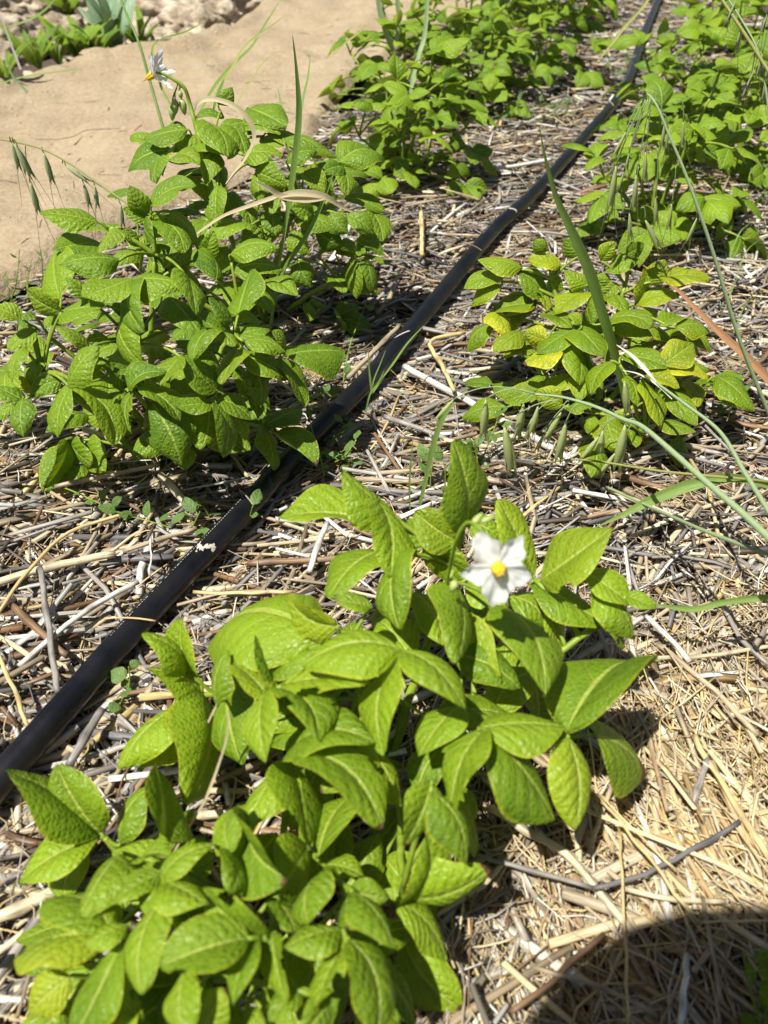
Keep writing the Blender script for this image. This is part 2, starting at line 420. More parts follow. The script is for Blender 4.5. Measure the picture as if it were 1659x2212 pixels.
# sandy path: sheet between near and far edge
def cloth():
    na, nb = 150, 70; V = []; F = []
    E = catmull(CE, na); Bk = catmull(CB, na)
    for i in range(na+1):
        for j in range(nb+1):
            t = j/nb; p = E[i].lerp(Bk[i], t)
            q = Vector((p.x*3.2, p.y*3.2, 0.3))
            z = 0.016 + 0.042*mnoise.noise(q) + 0.018*mnoise.noise(q*3.1) + 0.0035*mnoise.noise(q*9)
            z += 0.022*math.exp(-((t-0.93)/0.06)**2)                        # the rim is ridged
            if t > 0.955: z -= (t-0.955)*1.5*(1+0.5*mnoise.noise(q*4))                          # and turns down
            if t < 0.03: z -= (0.03-t)*0.8
            V.append((p.x + 0.008*mnoise.noise(q*5+Vector((3, 0, 0))), p.y + 0.02*mnoise.noise(q*4), z))
    for i in range(na):
        for j in range(nb):
            a = i*(nb+1)+j; F.append((a, a+nb+1, a+nb+2, a+1))
    o = mesh('path', V, F, M['cloth']); tag(o, kind='structure')
    # grit and small stones lying loose on it
    rr = random.Random(4); gv = []; gf = []
    for _ in range(1500):
        a = rr.randrange(na); b = rr.randrange(4, int(nb*.93)); p = V[a*(nb+1)+b]; q = V[(a+1)*(nb+1)+b]; t = rr.random()
        sz = rr.choice((.0007, .001, .0014, .0022, .0035)) * rr.uniform(.7, 1.3); c = [p[m]*(1-t)+q[m]*t for m in range(3)]; k = len(gv)
        for dx, dy, dz in ((1,0,0),(0,1,0),(-1,0,0),(0,-1,0),(0,0,1),(0,0,-1)):
            f = rr.uniform(.6, 1.4); gv.append((c[0]+dx*sz*f, c[1]+dy*sz*f, c[2]+dz*sz*f*.7))
        for tr in ((0,1,4),(1,2,4),(2,3,4),(3,0,4),(1,0,5),(2,1,5),(3,2,5),(0,3,5)): gf.append(tuple(k+m for m in tr))
    sb = Geo()
    for _ in range(150):
        a = rr.randrange(na); b = int(abs(rr.gauss(0, .3))*nb*.8)
        if b < 2 or b > nb*.9: continue
        p = Vector(V[a*(nb+1)+b]); th = rr.uniform(0, 3.14); L = rr.uniform(.006, .03); d = Vector((math.cos(th), math.sin(th), 0)); r_ = rr.uniform(.0004, .0012)
        v_, f_, u_ = tube([p - d*L, p + Vector((0, 0, .002)), p + d*L], r_, 5); sb.add(v_, f_, u_, PAL_BITS[rr.randrange(3)])
    o2 = sb.build('straw_bits', M['straw']); tag(o2, 'stray bits of straw blown onto the sandy path', 'straw bits', None, 'stuff')
    tag(mesh('grit', gv, gf, M['rock']), 'small pale grit scattered on the sandy path', 'grit', None, 'stuff')
cloth()

# ------------------------------------------------------------------ straw mulch
PAL = {'pale': (0.62, 0.51, 0.32), 'yellow': (0.62, 0.46, 0.20), 'tan': (0.41, 0.32, 0.20), 'grey': (0.31, 0.28, 0.245),
       'white': (0.70, 0.66, 0.58), 'dark': (0.10, 0.075, 0.055), 'brown': (0.24, 0.14, 0.07), 'slate': (0.17, 0.16, 0.155)}
PIPE_PX = [(-160, 1872), (-60, 1757), (0, 1688), (153, 1512), (287, 1356), (500, 1130), (660, 957), (811, 804), (943, 648), (1067, 497), (1137, 432),
           (1235, 326), (1331, 216), (1363, 156), (1389, 78), (1422, 0), (1450, -60), (1500, -170)]
PIPE = [P(x, y, 0.0145) for x, y in PIPE_PX]
PR = 0.0125
def straws(n, xr, yr, rad, length, zr, sides, rings, weights, flat=0.0, seed=0, dirbias=None, tilt=0.10, bend=0.05, outer=False):
    g = np.random.default_rng(seed)
    x = g.uniform(*xr, n); y = g.uniform(*yr, n)
    # keep what the picture can see, with a margin
    zc = y*cp + CAM_H*sp; dn = -(y*sp - CAM_H*cp)
    px = W0/2 + x/zc*FPX; py = H0/2 + dn/zc*FPX
    k = (px > -260) & (px < W0+260) & (py > -160) & (py < H0+330) & (side_of_edge(x, y) > -0.01)
    if outer:
        k = (~((zc > 0.05) & (px > -240) & (px < W0+240) & (py > -140) & (py < H0+310))) & (side_of_edge(x, y) > -0.01)
    x = x[k]; y = y[k]; n = len(x)
    L = g.uniform(*length, n)*g.uniform(0.5, 1, n); r = g.uniform(*rad, n)
    if dirbias is None: ph = g.uniform(0, math.pi, n)
    else: ph = dirbias(x, y) + g.normal(0, 0.5, n); 
    cut = g.random(n) < 0.3; ph = np.where(cut, g.uniform(0, math.pi, n), ph)
    pit = g.normal(0, tilt, n); z = relief(x, y) + g.uniform(*zr, n)
    pd = np.full(n, 9.0)                                   # the pipe presses the straw down
    for a_, b_ in zip(PIPE[:-1], PIPE[1:]):
        d_ = np.array([b_.x-a_.x, b_.y-a_.y]); t_ = np.clip(((x-a_.x)*d_[0]+(y-a_.y)*d_[1])/(d_@d_), 0, 1)
        pd = np.minimum(pd, np.hypot(x-a_.x-t_*d_[0], y-a_.y-t_*d_[1]))
    near_ = pd < 0.02 + 0.35*L; z = np.where(near_, np.minimum(z, -0.004 - 0.004*g.random(n)), z); pit = np.where(near_, pit*0.25, pit)
    dx = np.cos(ph)*np.cos(pit); dy = np.sin(ph)*np.cos(pit); dz = np.sin(pit)
    D = np.stack([dx, dy, dz], 1); A = np.stack([-np.sin(ph), np.cos(ph), np.zeros(n)], 1); Bv = np.cross(D, A)
    rollA = g.uniform(0, 6.28, n)*(0.15 if flat else 1)
    A2 = A*np.cos(rollA)[:, None] + Bv*np.sin(rollA)[:, None]; B2 = np.cross(D, A2)
    cen = np.stack([x, y, z], 1)
    bnd = g.normal(0, bend, n)*L; bnz = g.normal(0, bend*0.4, n)*L
    V = np.zeros((n, rings, sides, 3)); UV = np.zeros((n, rings, sides, 2))
    off = g.uniform(0, 50, (n, 1))
    for i in range(rings):
        t = i/(rings-1); c = cen + D*((t-0.5)*L)[:, None] + A*(bnd*(4*t*(1-t)-0.5))[:, None] + np.array([0, 0, 1])*(bnz*(4*t*(1-t)-0.5))[:, None]
        rr = r*(1 if 0 < i < rings-1 else 0.9)
        for s in range(sides):
            a = 2*math.pi*s/sides
            V[:, i, s] = c + A2*(rr*math.cos(a))[:, None] + B2*(rr*math.sin(a)*((1-flat) if flat else 1))[:, None]
            UV[:, i, s, 0] = off[:, 0] + (s if s <= sides/2 else sides-s)*2.2; UV[:, i, s, 1] = off[:, 0] + (t*L*28)
    names = list(weights); pw = np.array([weights[k_] for k_ in names], float); pw /= pw.sum()
    idx = g.choice(len(names), n, p=pw); colr = np.array([PAL[k_] for k_ in names])[idx]
    # golden towards the near right, greyer at the left and far away
    gold = np.clip((x-0.02)*4, 0, 1)*np.clip((0.55-y)*4, 0, 1)
    colr = colr*g.uniform(0.58, 1.12, n)[:, None]
    colr = colr*(1-0.45*gold[:, None]) + np.array(PAL['yellow'])*g.uniform(0.75, 1.1, n)[:, None]*0.45*gold[:, None]
    colr = np.minimum(colr*(1 + 0.28*gold[:, None]), 0.74)
    T = np.repeat(colr[:, None, :], rings*sides, 1).reshape(-1, 3)
    base = (np.arange(n)*rings*sides)[:, None, None]
    i_, s_ = np.meshgrid(np.arange(rings-1), np.arange(sides), indexing='ij'); s2 = (s_+1) % sides
    q = np.stack([i_*sides+s_, i_*sides+s2, (i_+1)*sides+s2, (i_+1)*sides+s_], -1).reshape(1, -1, 4)
    F = (base + q).reshape(-1, 4)
    if sides == 4:
        capq = np.array([[3, 2, 1, 0], [(rings-1)*4+k_ for k_ in range(4)]])[None]; F = np.concatenate([F, (base+capq).reshape(-1, 4)])
    elif sides == 6:
        l = (rings-1)*6; capq = np.array([[3, 2, 1, 0], [5, 4, 3, 0], [l, l+1, l+2, l+3], [l, l+3, l+4, l+5]])[None]; F = np.concatenate([F, (base+capq).reshape(-1, 4)])
    return V.reshape(-1, 3), F, UV.reshape(-1, 2), T
def straw_field():
    parts = []
    def bias(x, y):                                       # left of the pipe flat along the row, near right fanning down
        near = np.clip((0.6-y)*3, 0, 1)*np.clip((x+0.05)*6, 0, 1)
        return 0.35*(1-near) + 2.1*near
    allw = dict(pale=3.5, tan=4, grey=5.5, white=2.8, brown=3.2, dark=2.2, slate=2.4, yellow=0.8)
    far = dict(pale=3.5, tan=4.5, grey=5.5, white=3, brown=2.8, dark=1.6, slate=1.3, yellow=0.6)
    fine = dict(pale=6, tan=5, grey=2, white=3, brown=1.5, yellow=2.5)
    near = ((-0.62, 0.62), (0.0, 1.05))
    parts.append(straws(6000, *near, (0.0011, 0.0030), (0.07, 0.25), (-0.030, 0.004), 6, 3, allw, 0, 1, bias))
    parts.append(straws(1900, *near, (0.0022, 0.0042), (0.08, 0.25), (-0.028, -0.002), 6, 3, allw, 0, 2, bias))
    parts.append(straws(3600, *near, (0.0014, 0.0046), (0.04, 0.19), (-0.028, 0.006), 4, 4, allw, 0.82, 3, bias, 0.18, 0.08))
    parts.append(straws(14000, *near, (0.0003, 0.0010), (0.02, 0.11), (-0.026, 0.008), 4, 4, fine, 0.3, 4, None, 0.2, 0.16))
    parts.append(straws(9000, (0.0, 0.62), (0.0, 0.5), (0.0003, 0.0011), (0.02, 0.12), (-0.022, 0.008), 4, 4, fine, 0.4, 14, bias, 0.16, 0.10))
    mid = ((-0.6, 1.25), (1.0, 2.2))
    parts.append(straws(9000, *mid, (0.0014, 0.0036), (0.05, 0.19), (-0.028, 0.006), 4, 3, far, 0.25, 5, bias))
    parts.append(straws(4500, *mid, (0.0018, 0.0050), (0.03, 0.14), (-0.028, 0.006), 4, 3, far, 0.8, 6, None, 0.2))
    parts.append(straws(14000, *mid, (0.0005, 0.0012), (0.015, 0.08), (-0.026, 0.008), 4, 3, far, 0.3, 7, None, 0.22, 0.12))
    fr = ((0.0, 2.8), (2.1, 5.2))
    parts.append(straws(14000, *fr, (0.0022, 0.0056), (0.04, 0.14), (-0.028, 0.006), 4, 3, far, 0.3, 8, None))
    parts.append(straws(9000, *fr, (0.0008, 0.0018), (0.02, 0.10), (-0.026, 0.008), 4, 3, far, 0.3, 9, None, 0.2))
    parts.append(straws(26000, (-1.3, 2.4), (-0.8, 2.6), (0.0014, 0.0040), (0.06, 0.22), (-0.028, 0.004), 4, 3, far, 0.4, 33, None, outer=True))
    V = []; F = []; U = []; T = []; k = 0
    for a, b, c, d in parts: V.append(a); F.append(b+k); U.append(c); T.append(d); k += len(a)
    o = mesh('straw_mulch', np.concatenate(V), np.concatenate(F), M['straw'], None, np.concatenate(U), np.concatenate(T), smooth=False)
    tag(o, 'layer of cut straw mulch covering the bed around the plants', 'straw mulch', None, 'stuff')
straw_field()
def over_pipe():
    rr = random.Random(31); lab = [('thin yellow straw lying across the pipe near the lower left edge', 40, 'yellow'), ('short grey straw bit resting on the pipe below the mud smear', 52, 'grey'),
        ('pale straw bit lying across the pipe above the mud smear', 74, 'white'), ('brown straw bit on the pipe beside the left plant', 86, 'brown'), ('pale straw lying across the far pipe', 118, 'pale')]
    c = catmull(PIPE, 170)
    for l, i, colr in lab:
        p = c[i]; a = rr.uniform(0, 3.14); d = Vector((math.cos(a), math.sin(a), rr.uniform(-.15, .15))); L = rr.uniform(.014, .035)
        q = [p + d*(L*t) + Vector((0, 0, PR+.0012 - abs(t)**2*L*.12)) for t in (-1, -.5, 0, .5, 1)]
        V, F, UV = tube(catmull(q, 10), 0.0009, 6); g = Geo(); g.add(V, F, UV, PAL[colr]); tag(g.build('straw_stalk', M['straw']), l, 'straw stalk', 'loose straw stalks lying on the mulch')
over_pipe()

# single stalks that stand out: pixel path, width, colour, height, label
HERO = [
 ([(1027,1846),(1150,1884),(1282,1919)],10,'grey',.010,'grey straight stalk ending at the bent dark stalk, lower right straw'),
 ([(1282,1917),(1370,1896),(1480,1845),(1600,1775)],11,'slate',.016,'dark slate bent stalk lying diagonally across golden straw, lower right'),
 ([(1500,1590),(1523,1633),(1590,1740),(1665,1860)],13,'yellow',.014,'thick yellow stalk with a joint, running off the right edge low down'),
 ([(1045,1740),(1150,1800),(1242,1861),(1370,2021)],17,'pale',.006,'broad pale stalk running down right into the dark shadow'),
 ([(1336,1786),(1345,1900),(1352,2050),(1358,2230)],6,'yellow',.024,'long thin yellow stem running straight down into the shade'),
 ([(1295,1722),(1400,1850),(1504,1992)],7,'yellow',.022,'long thin yellow stem crossing over the bent dark stalk'),
 ([(1290,1714),(1380,1800),(1461,1882)],5,'yellow',.020,'short thin yellow stem beside the longer one over the dark stalk'),
 ([(1504,1992),(1580,1991),(1675,1990)],5,'yellow',.016,'thin level yellow stem on the edge of the shadow, right side'),
 ([(1346,1917),(1461,1944),(1568,1946)],11,'pale',.012,'pale rounded stalk just below the bent dark stalk'),
 ([(1376,1743),(1408,1823),(1430,1900),(1445,1995)],14,'white',.004,'bleached flat stalk lying under the bent dark stalk'),
 ([(1483,2064),(1478,2140),(1470,2225)],13,'white',.020,'whitish splintered stalk standing out in the shadow'),
 ([(1517,1936),(1538,2050),(1562,2170)],9,'tan',.014,'tan stalk going from the sun into the shadow'),
 ([(1499,1735),(1512,1690),(1527,1640)],14,'grey',.014,'short grey hollow stalk beside the thick yellow jointed one'),
 ([(1100,2190),(1190,2119),(1305,2019)],13,'brown',.014,'brown stalk on the sun and shadow boundary, right of the lowest leaves'),
 ([(1150,2090),(1260,2120),(1340,2150),(1420,2195)],10,'tan',.018,'curved tan straw leaf in the shade near the bottom'),
 ([(-20,1262),(120,1222),(250,1196)],17,'pale',.006,'pale thick stalk at the left edge, left of the pipe'),
 ([(87,1226),(105,1350),(125,1496)],13,'grey',.016,'upright grey stalk lying left of the pipe, pointing at it'),
 ([(-10,1400),(30,1490),(60,1571)],9,'yellow',.014,'pale yellow stem ending against the pipe, near left edge'),
 ([(25,1306),(90,1366),(145,1416)],15,'brown',.008,'brown thick stalk left of the pipe, sloping down right'),
 ([(-10,1336),(60,1235),(150,1150),(285,1105)],8,'yellow',.016,'long curved yellow straw leaf above the left stalks'),
 ([(265,1191),(345,1165),(425,1141)],10,'tan',.010,'tan stalk ending at the pipe just above the mud smear'),
 ([(40,1440),(170,1330),(300,1255)],12,'white',.010,'bleached stalk parallel to the pipe on its left'),
 ([(-10,1370),(70,1420),(130,1470)],12,'pale',.004,'pale stalk crossing below the upright grey stalk'),
 ([(150,1652),(185,1590),(222,1531)],18,'grey',.008,'wide grey weathered stalk right of the pipe, lower left'),
 ([(535,1216),(650,1211),(765,1204)],13,'brown',.006,'brown level stalk between the pipe and the flowering plant'),
 ([(668,1236),(687,1180),(706,1130)],13,'white',.010,'bleached stalk leaning over the brown level stalk'),
 ([(418,1278),(530,1282),(635,1276)],8,'yellow',.012,'yellow level stem right of the pipe above the big leaf'),
 ([(325,1160),(326,1200),(322,1243)],4,'white',.018,'thin white splinter left of the mud smear on the pipe'),
 ([(872,792),(1000,860),(1130,933),(1335,1046)],15,'white',.004,'long bleached stalk passing under the hanging oat spikelets'),
 ([(1004,718),(930,738),(955,790),(982,845)],9,'yellow',.014,'sharply bent yellow stem right of the pipe'),
 ([(829,900),(920,930),(1040,985)],11,'grey',.006,'grey stalk below the long bleached one right of the pipe'),
 ([(1069,365),(1130,356),(1192,344)],8,'white',.014,'bleached stalk left of the far pipe, below the second row plant'),
 ([(910,458),(911,500),(912,552)],9,'yellow',.014,'yellow stalk pointing at the camera in the middle gap'),
 ([(862,704),(810,757),(750,818)],11,'tan',.020,'tan stalk leaning on the left flank of the pipe'),
 ([(120,1050),(230,1028),(345,1003)],9,'tan',.010,'tan stalk under the left plant, beneath its lowest leaves'),
 ([(348,1026),(375,1055),(402,1087)],17,'pale',.008,'stubby pale stalk left of the pipe under the left plant'),
 ([(-20,1990),(80,1945),(178,1892)],26,'pale',.006,'very broad pale stalk at the left edge beside the low plant'),
 ([(-10,2120),(45,2040),(98,1960)],24,'grey',.004,'very broad grey stalk at the lower left edge'),
 ([(405,1762),(440,1761),(482,1757)],18,'pale',.010,'stubby pale stalk showing between the low plant leaves'),
 ([(1420,1390),(1530,1480),(1640,1590)],12,'tan',.008,'tan stalk right of the near plant in full sun'),
 ([(1395,1330),(1440,1372),(1490,1430)],11,'white',.012,'bleached forked straw leaf right of the flowering plant'),
 ([(1380,1420),(1520,1418),(1670,1395)],9,'pale',.008,'level pale stalk right of the flowering plant'),
 ([(1270,1850),(1320,1700),(1345,1660)],9,'pale',.006,'pale stalk under the brown edged leaf'),
 ([(1560,1300),(1600,1380),(1668,1440)],10,'grey',.008,'grey stalk at the right edge below the green blade'),
]
def build_heroes():
    rr = random.Random(5)
    for pts, wpx, colr, h, lab in HERO:
        p3 = [P(x, y, h + 0.006) for x, y in pts]
        L = sum((p3[i+1]-p3[i]).length for i in range(len(p3)-1)); n = max(6, int(L/0.012))
        c = catmull(p3, n); z = depth(c[n//2]); r = wpx*z/FPX/2
        sag = [rr.uniform(-1, 1)*0.0008 for _ in c]
        c = [p + Vector((sag[i], sag[-i], sag[i]*0.5)) for i, p in enumerate(c)]
        node = rr.randrange(2, n-1)
        rad = [r*(1.28 if i == node and wpx > 8 else (0.97+0.05*rr.random())) for i in range(n+1)]
        g = Geo(); V, F, UV = tube(c, rad, 9, True, 0)
        sd = rr.uniform(0, 40)
        UV = [(sd + (k % 9 if k % 9 <= 4 else 9-k % 9)*1.7, sd + (k//9)*0.32) for k in range(len(V))]
        cc = PAL[colr]; f = rr.uniform(0.9, 1.1)
        T = [tuple(x*f*(0.55 if k//9 in (0, n) or (k//9 == node and wpx > 8) else 1) for x in cc) for k in range(len(V))]
        g.add(V, F, UV, T)
        # hollow cut end: a small dark disc a little inside a rim
        o = g.build('straw_stalk', M['straw'])
        tag(o, lab, 'straw stalk', 'loose straw stalks lying on the mulch')
build_heroes()

# ------------------------------------------------------------------ pipe
def pipe():
    c = catmull(PIPE, 170)
    c = [p + Vector((0, 0, 0.0014*math.sin(i*0.10))) for i, p in enumerate(c)]
    root = empty('irrigation_pipe', c[60]); tag(root, 'black plastic irrigation pipe running diagonally across the straw', 'pipe')
    g = Geo(); g.add(*tube(c, PR, 28, True, 1)); g.build('tube', M['pipe'], root)
    # raised seam along its upper left flank
    g = Geo(); dash = Geo()
    V = []; F = []; UV = []
    rows = []
    for i in range(len(c)):
        t = (c[min(i+1, len(c)-1)] - c[max(i-1, 0)]).normalized(); sd = t.cross(Vector((0, 0, 1))).normalized(); up = sd.cross(t).normalized()
        rows.append((c[i], t, sd, up))
    def on(i, ang, r): p, t, sd, up = rows[i]; return p + (sd*math.sin(ang) + up*math.cos(ang))*r
    A0 = R(-26)
    for i in range(len(c)):
        for k, (da, rr_) in enumerate(((-0.065, PR-0.0002), (-0.04, PR+0.0005), (0.0, PR+0.0006), (0.04, PR-0.0002))):
            V.append(on(i, A0+da, rr_)); UV.append((k/4, i*0.1))
    for i in range(len(c)-1):
        for k in range(3): F.append((i*4+k, i*4+k+1, i*4+k+5, i*4+k+4))
    g.add(V, F, UV); g.build('seam', M['pipe'], root)
    # faint printed dashes beside the seam
    rr = random.Random(3)
    def lerp_on(f, ang, r):
        i = min(int(f), len(c)-2); return on(i, ang, r).lerp(on(i+1, ang, r), f-i)
    for (a, b) in ((38, 64), (88, 112), (122, 134)):
        f = a; dash = Geo()
        while f < b:
            l = 0.11 if rr.random() < 0.8 else 0.2
            if rr.random() < 0.85:
                wd_ = rr.uniform(0.03, 0.06)
                q = [lerp_on(f, A0+0.085, PR+0.0003), lerp_on(f+l, A0+0.085, PR+0.0003), lerp_on(f+l, A0+0.085+wd_, PR+0.0003), lerp_on(f, A0+0.085+wd_, PR+0.0003)]
                dash.add(q, [(0, 1, 2, 3)], [(0, 0)]*4)
            f += l + 0.10
        dash.build('printed_marks', M['print'], root)
    # dried mud smears
    def smear(px, ln, seed):
        best = min(range(len(c)), key=lambda i: (proj(c[i])[0]-px[0])**2 + (proj(c[i])[1]-px[1])**2)
        g = Geo(); rr = random.Random(seed); n, m = 26, 18; V = []; F = []; keep = {}
        for i in range(n+1):
            for j in range(m+1):
                a = R(-18) + j/m*R(80); f = best + (i/n-0.5)*ln
                V.append(lerp_on(f, a, PR+0.0004))
        for i in range(n):
            for j in range(m):
                x = i/n-0.5; y = j/m-0.5
                path = 0.16*math.sin(y*6)
                if abs(x-path) < 0.13*(1-y*y*2) + 0.14*mnoise.noise(Vector((x*7+seed, y*8, 0))):
                    a = i*(m+1)+j; F.append((a, a+1, a+m+2, a+m+1))
        used = sorted({q for f_ in F for q in f_}); mp = {q: k for k, q in enumerate(used)}
        g.add([V[q] for q in used], [tuple(mp[q] for q in f_) for f_ in F], [(0, 0)]*len(used))
        g.build('mud_smear', M['scuff'], root)
    smear((455, 1190), 1.8, 2); smear((1100, 465), 1.5, 9)
pipe()

# ------------------------------------------------------------------ potato plants
class Dome:
    def __init__(s, base, rx, ry, H): s.c = Vector(base); s.c.z = -0.02; s.r = Vector((rx, ry, H))
    def hit(s, x, y, k=1.0):
        d = ray(x, y); o = Vector((0, 0, CAM_H)) - s.c; r = s.r*k
        O = Vector((o.x/r.x, o.y/r.y, o.z/r.z)); D = Vector((d.x/r.x, d.y/r.y, d.z/r.z))
        a = D.dot(D); b = O.dot(D); c = O.dot(O) - 1; q = b*b - a*c
        t = (-b - math.sqrt(q))/a if q > 0 else -b/a
        p = Vector((0, 0, CAM_H)) + d*t
        if p.z < 0.008: p = P(x, y, 0.008)
        return p
def tv(o, k): return (o[0]+k[0]*0.5, o[1]+k[1]*0.5)

def stems_for(root, dome, leaves, geo, k=5, seed=0, rbase=0.0048):
    """leaves: list of (B, dir). Clusters the leaf bases to nodes, grows main stems to far nodes and joins the rest."""
    rr = random.Random(seed); nodes = []
    for B, d in leaves:
        for nd in nodes:
            if (nd[0]/nd[1] - B).length < 0.022: nd[0] += B; nd[1] += 1; nd[2].append((B, d)); break
        else: nodes.append([B.copy(), 1, [(B, d)]])
    base = dome.c.copy()
    NP = [nd[0]/nd[1] for nd in nodes]
    cand = [i for i in range(len(NP)) if NP[i].z > dome.r.z*0.35] or list(range(len(NP)))
    first = max(cand, key=lambda i: NP[i].z); sel = [first]
    while len(sel) < min(k, len(cand)):
        sel.append(max(cand, key=lambda i: min((NP[i]-NP[j]).length for j in sel)))
    samples = []
    for s_ in sel:
        top = NP[s_]; f = base + Vector((rr.uniform(-.02, .02), rr.uniform(-.02, .02), 0))
        top2 = top.lerp(f, 0.10); top2.z -= 0.012
        mid = f.lerp(top2, 0.45); mid.z = f.z + (top2.z-f.z)*0.62
        pts = [bez(f, mid, top2, i/14) + Vector((rr.uniform(-1, 1), rr.uniform(-1, 1), 0))*0.0012 for i in range(15)]
        rad = [rbase*(1 - 0.55*i/14) for i in range(15)]
        geo.add(*tube(pts, rad, 7))
        for i, p in enumerate(pts): samples.append((p, rad[i]))
    for i, q in enumerate(NP):
        p, r = min(samples, key=lambda s: (s[0]-q).length + (2*(max(0, s[0].z - q.z + 0.01))))
        c = p.lerp(q, 0.55) + Vector((0, 0, 0.25*(q-p).length))*0.6
        n = nodes[i][1]
        rn = min(0.0022, 0.0011 + 0.0003*n)
        geo.add(*tube([bez(p, c, q, j/8) for j in range(9)], [rn*1.25 - rn*0.35*j/8 for j in range(9)], 6))
        for B, d in nodes[i][2]:
            if (B-q).length > 0.002:
                geo.add(*tube([bez(q, B - d*0.3*(B-q).length, B, j/4) for j in range(5)], rn*0.7, 5))

def traced(dome, items, off=(0, 0), s=1.0, jit=0.02, seed=0):
    """picture traces -> (B, T, halfwidth, N0, opts)"""
    rr = random.Random(seed); out = []
    for it in items:
        bx, by, tx, ty, wp = it[:5]; op = it[5] if len(it) > 5 else {}
        bx, tx = off[0]+bx*s, off[0]+tx*s; by, ty = off[1]+by*s, off[1]+ty*s; wp = wp*s
        k = op.get('k', 1.0) * rr.uniform(0.94, 1.03)
        kt = k*op.get('kt', 1.03)
        B = dome.hit(bx, by, k*0.97); T = dome.hit(tx, ty, kt)
        # avoid extreme foreshortening along the line of sight
        if 'h' in op: B = P(bx, by, op['h']); T = P(tx, ty, op.get('ht', op['h']))
        zB, zT = depth(B), depth(T); L = (T-B).length; app = math.hypot(tx-bx, ty-by)*0.5*(zB+zT)/FPX
        if L > 1.5*app:
            zc = 0.5*(zB+zT); lim = 0.5*app*0.9
            def at(x, y, z): return Vector((0, 0, CAM_H)) + ray(x, y)*z
            dz = max(-lim, min(lim, (zT-zB)/2)); B = at(bx, by, zc-dz); T = at(tx, ty, zc+dz)
        mid = (B+T)/2; cv = (Vector((0, 0, CAM_H)) - mid).normalized()
        D = (T-B); L = D.length; Dn = D.normalized()
        nc = (cv - Dn*cv.dot(Dn)).normalized(); sdv = Dn.cross(nc)
        a = proj(mid - sdv*0.005); b = proj(mid + sdv*0.005); pxl = math.hypot(a[0]-b[0], a[1]-b[1])/0.01
        need = wp/2/max(pxl, 1)*1.08; std = L*rr.uniform(0.39, 0.46)
        th = 0.0; hw = min(need, 0.52*L)
        if need < std: th = min(R(48), math.acos(max(0.05, need/std))); hw = max(std, need)
        th += rr.uniform(R(4), R(16))
        n1 = Matrix.Rotation(th, 3, Dn) @ nc; n2 = Matrix.Rotation(-th, 3, Dn) @ nc
        if n1.z < n2.z: n1, n2 = n2, n1
        N0 = n1 if rr.random() < 0.78 else n2
        if N0.z < -0.05: N0 = n1
        B = B - D*0.03; T = T + D*0.05
        out.append((B, T, hw, N0, op))
    return out
def fills(dome, n, size, seed, kr=(0.45, 0.85), phr=(0.15, 1.35), ok=None):
    rr = random.Random(seed); out = []
    while len(out) < n:
        th = rr.uniform(0, 6.283); ph = rr.uniform(*phr); k = rr.uniform(*kr)
        d = Vector((math.cos(th)*math.cos(ph), math.sin(th)*math.cos(ph), math.sin(ph)))
        B = dome.c + Vector((d.x*dome.r.x, d.y*dome.r.y, d.z*dome.r.z))*k; B.z = max(B.z, 0.02)
        ang = th + rr.uniform(-1.0, 1.0); L = size*rr.uniform(0.7, 1.15)
        T = B + Vector((math.cos(ang), math.sin(ang), rr.uniform(-0.5, 0.25)))*L; T.z = max(T.z, 0.006)
        N0 = Vector((rr.uniform(-.4, .4), rr.uniform(-.4, .4), 1)).normalized()
        if ok and not (ok(*proj(B)[:2]) and ok(*proj(T)[:2])): continue
        out.append((B, T, L*rr.uniform(0.28, 0.36), N0, {}))
    return out
def compound(dome, n, size, seed, nl=5, kr=(0.72, 1.0)):
    """procedural compound leaves over a dome"""
    rr = random.Random(seed); out = []
    for i in range(n):
        f = (i+0.5)/n; th = i*2.39996 + rr.uniform(-.3, .3); sph = 1 - f*0.92; ph = math.asin(max(0.05, sph))
        k = rr.uniform(*kr); d = Vector((math.cos(th)*math.cos(ph), math.sin(th)*math.cos(ph), math.sin(ph)))
        Bn = dome.c + Vector((d.x*dome.r.x, d.y*dome.r.y, d.z*dome.r.z))*k; Bn.z = max(Bn.z, 0.03)
        hd = Vector((math.cos(th), math.sin(th), 0)); a = hd*(0.40+0.4*math.cos(ph)) + Vector((0, 0, 0.55*math.sin(ph) - 0.5*math.cos(ph)))
        a += Vector((rr.uniform(-.3, .3), rr.uniform(-.3, .3), rr.uniform(-.15, .15))); a.normalize()
        sd = a.cross(Vector((0, 0, 1))).normalized(); sc = size*rr.uniform(0.75, 1.15)
        for j in range(nl):
            if j == 0: B = Bn + a*sc*0.25; dr = a; L = sc
            else:
                s_ = 1 if j % 2 else -1; lev = (j-1)//2
                B = Bn + a*sc*(0.12-0.75*lev); dr = a*0.42 + sd*s_; L = sc*(0.86-0.2*lev)
            dr = (dr + Vector((rr.uniform(-.2, .2), rr.uniform(-.2, .2), rr.uniform(-.55, .3)))).normalized()
            T = B + dr*L; T.z = max(T.z, 0.006); B.z = max(B.z, 0.01)
            N0 = (Vector((0, 0, 0.75)) + d*0.75 + Vector((rr.uniform(-.9, .9), rr.uniform(-.9, .9), 0))).normalized()
            out.append((B, T, L*rr.uniform(0.33, 0.43), N0, {}))
    return out
def inner(root, dome, n, size, seed, m, kr=(0.5, 0.88)):
    rr = random.Random(seed); g = Geo()
    for B, T, hw, N0, _ in compound(dome, n, size, seed, 5, kr):
        g.add(*leaf_geo(B, T, hw, N0, 8, 10, .12, .35, .4, rr, 1.0, yellow=.1*rr.random()))
    o = g.build('foliage', m, root); o['kind'] = 'stuff'
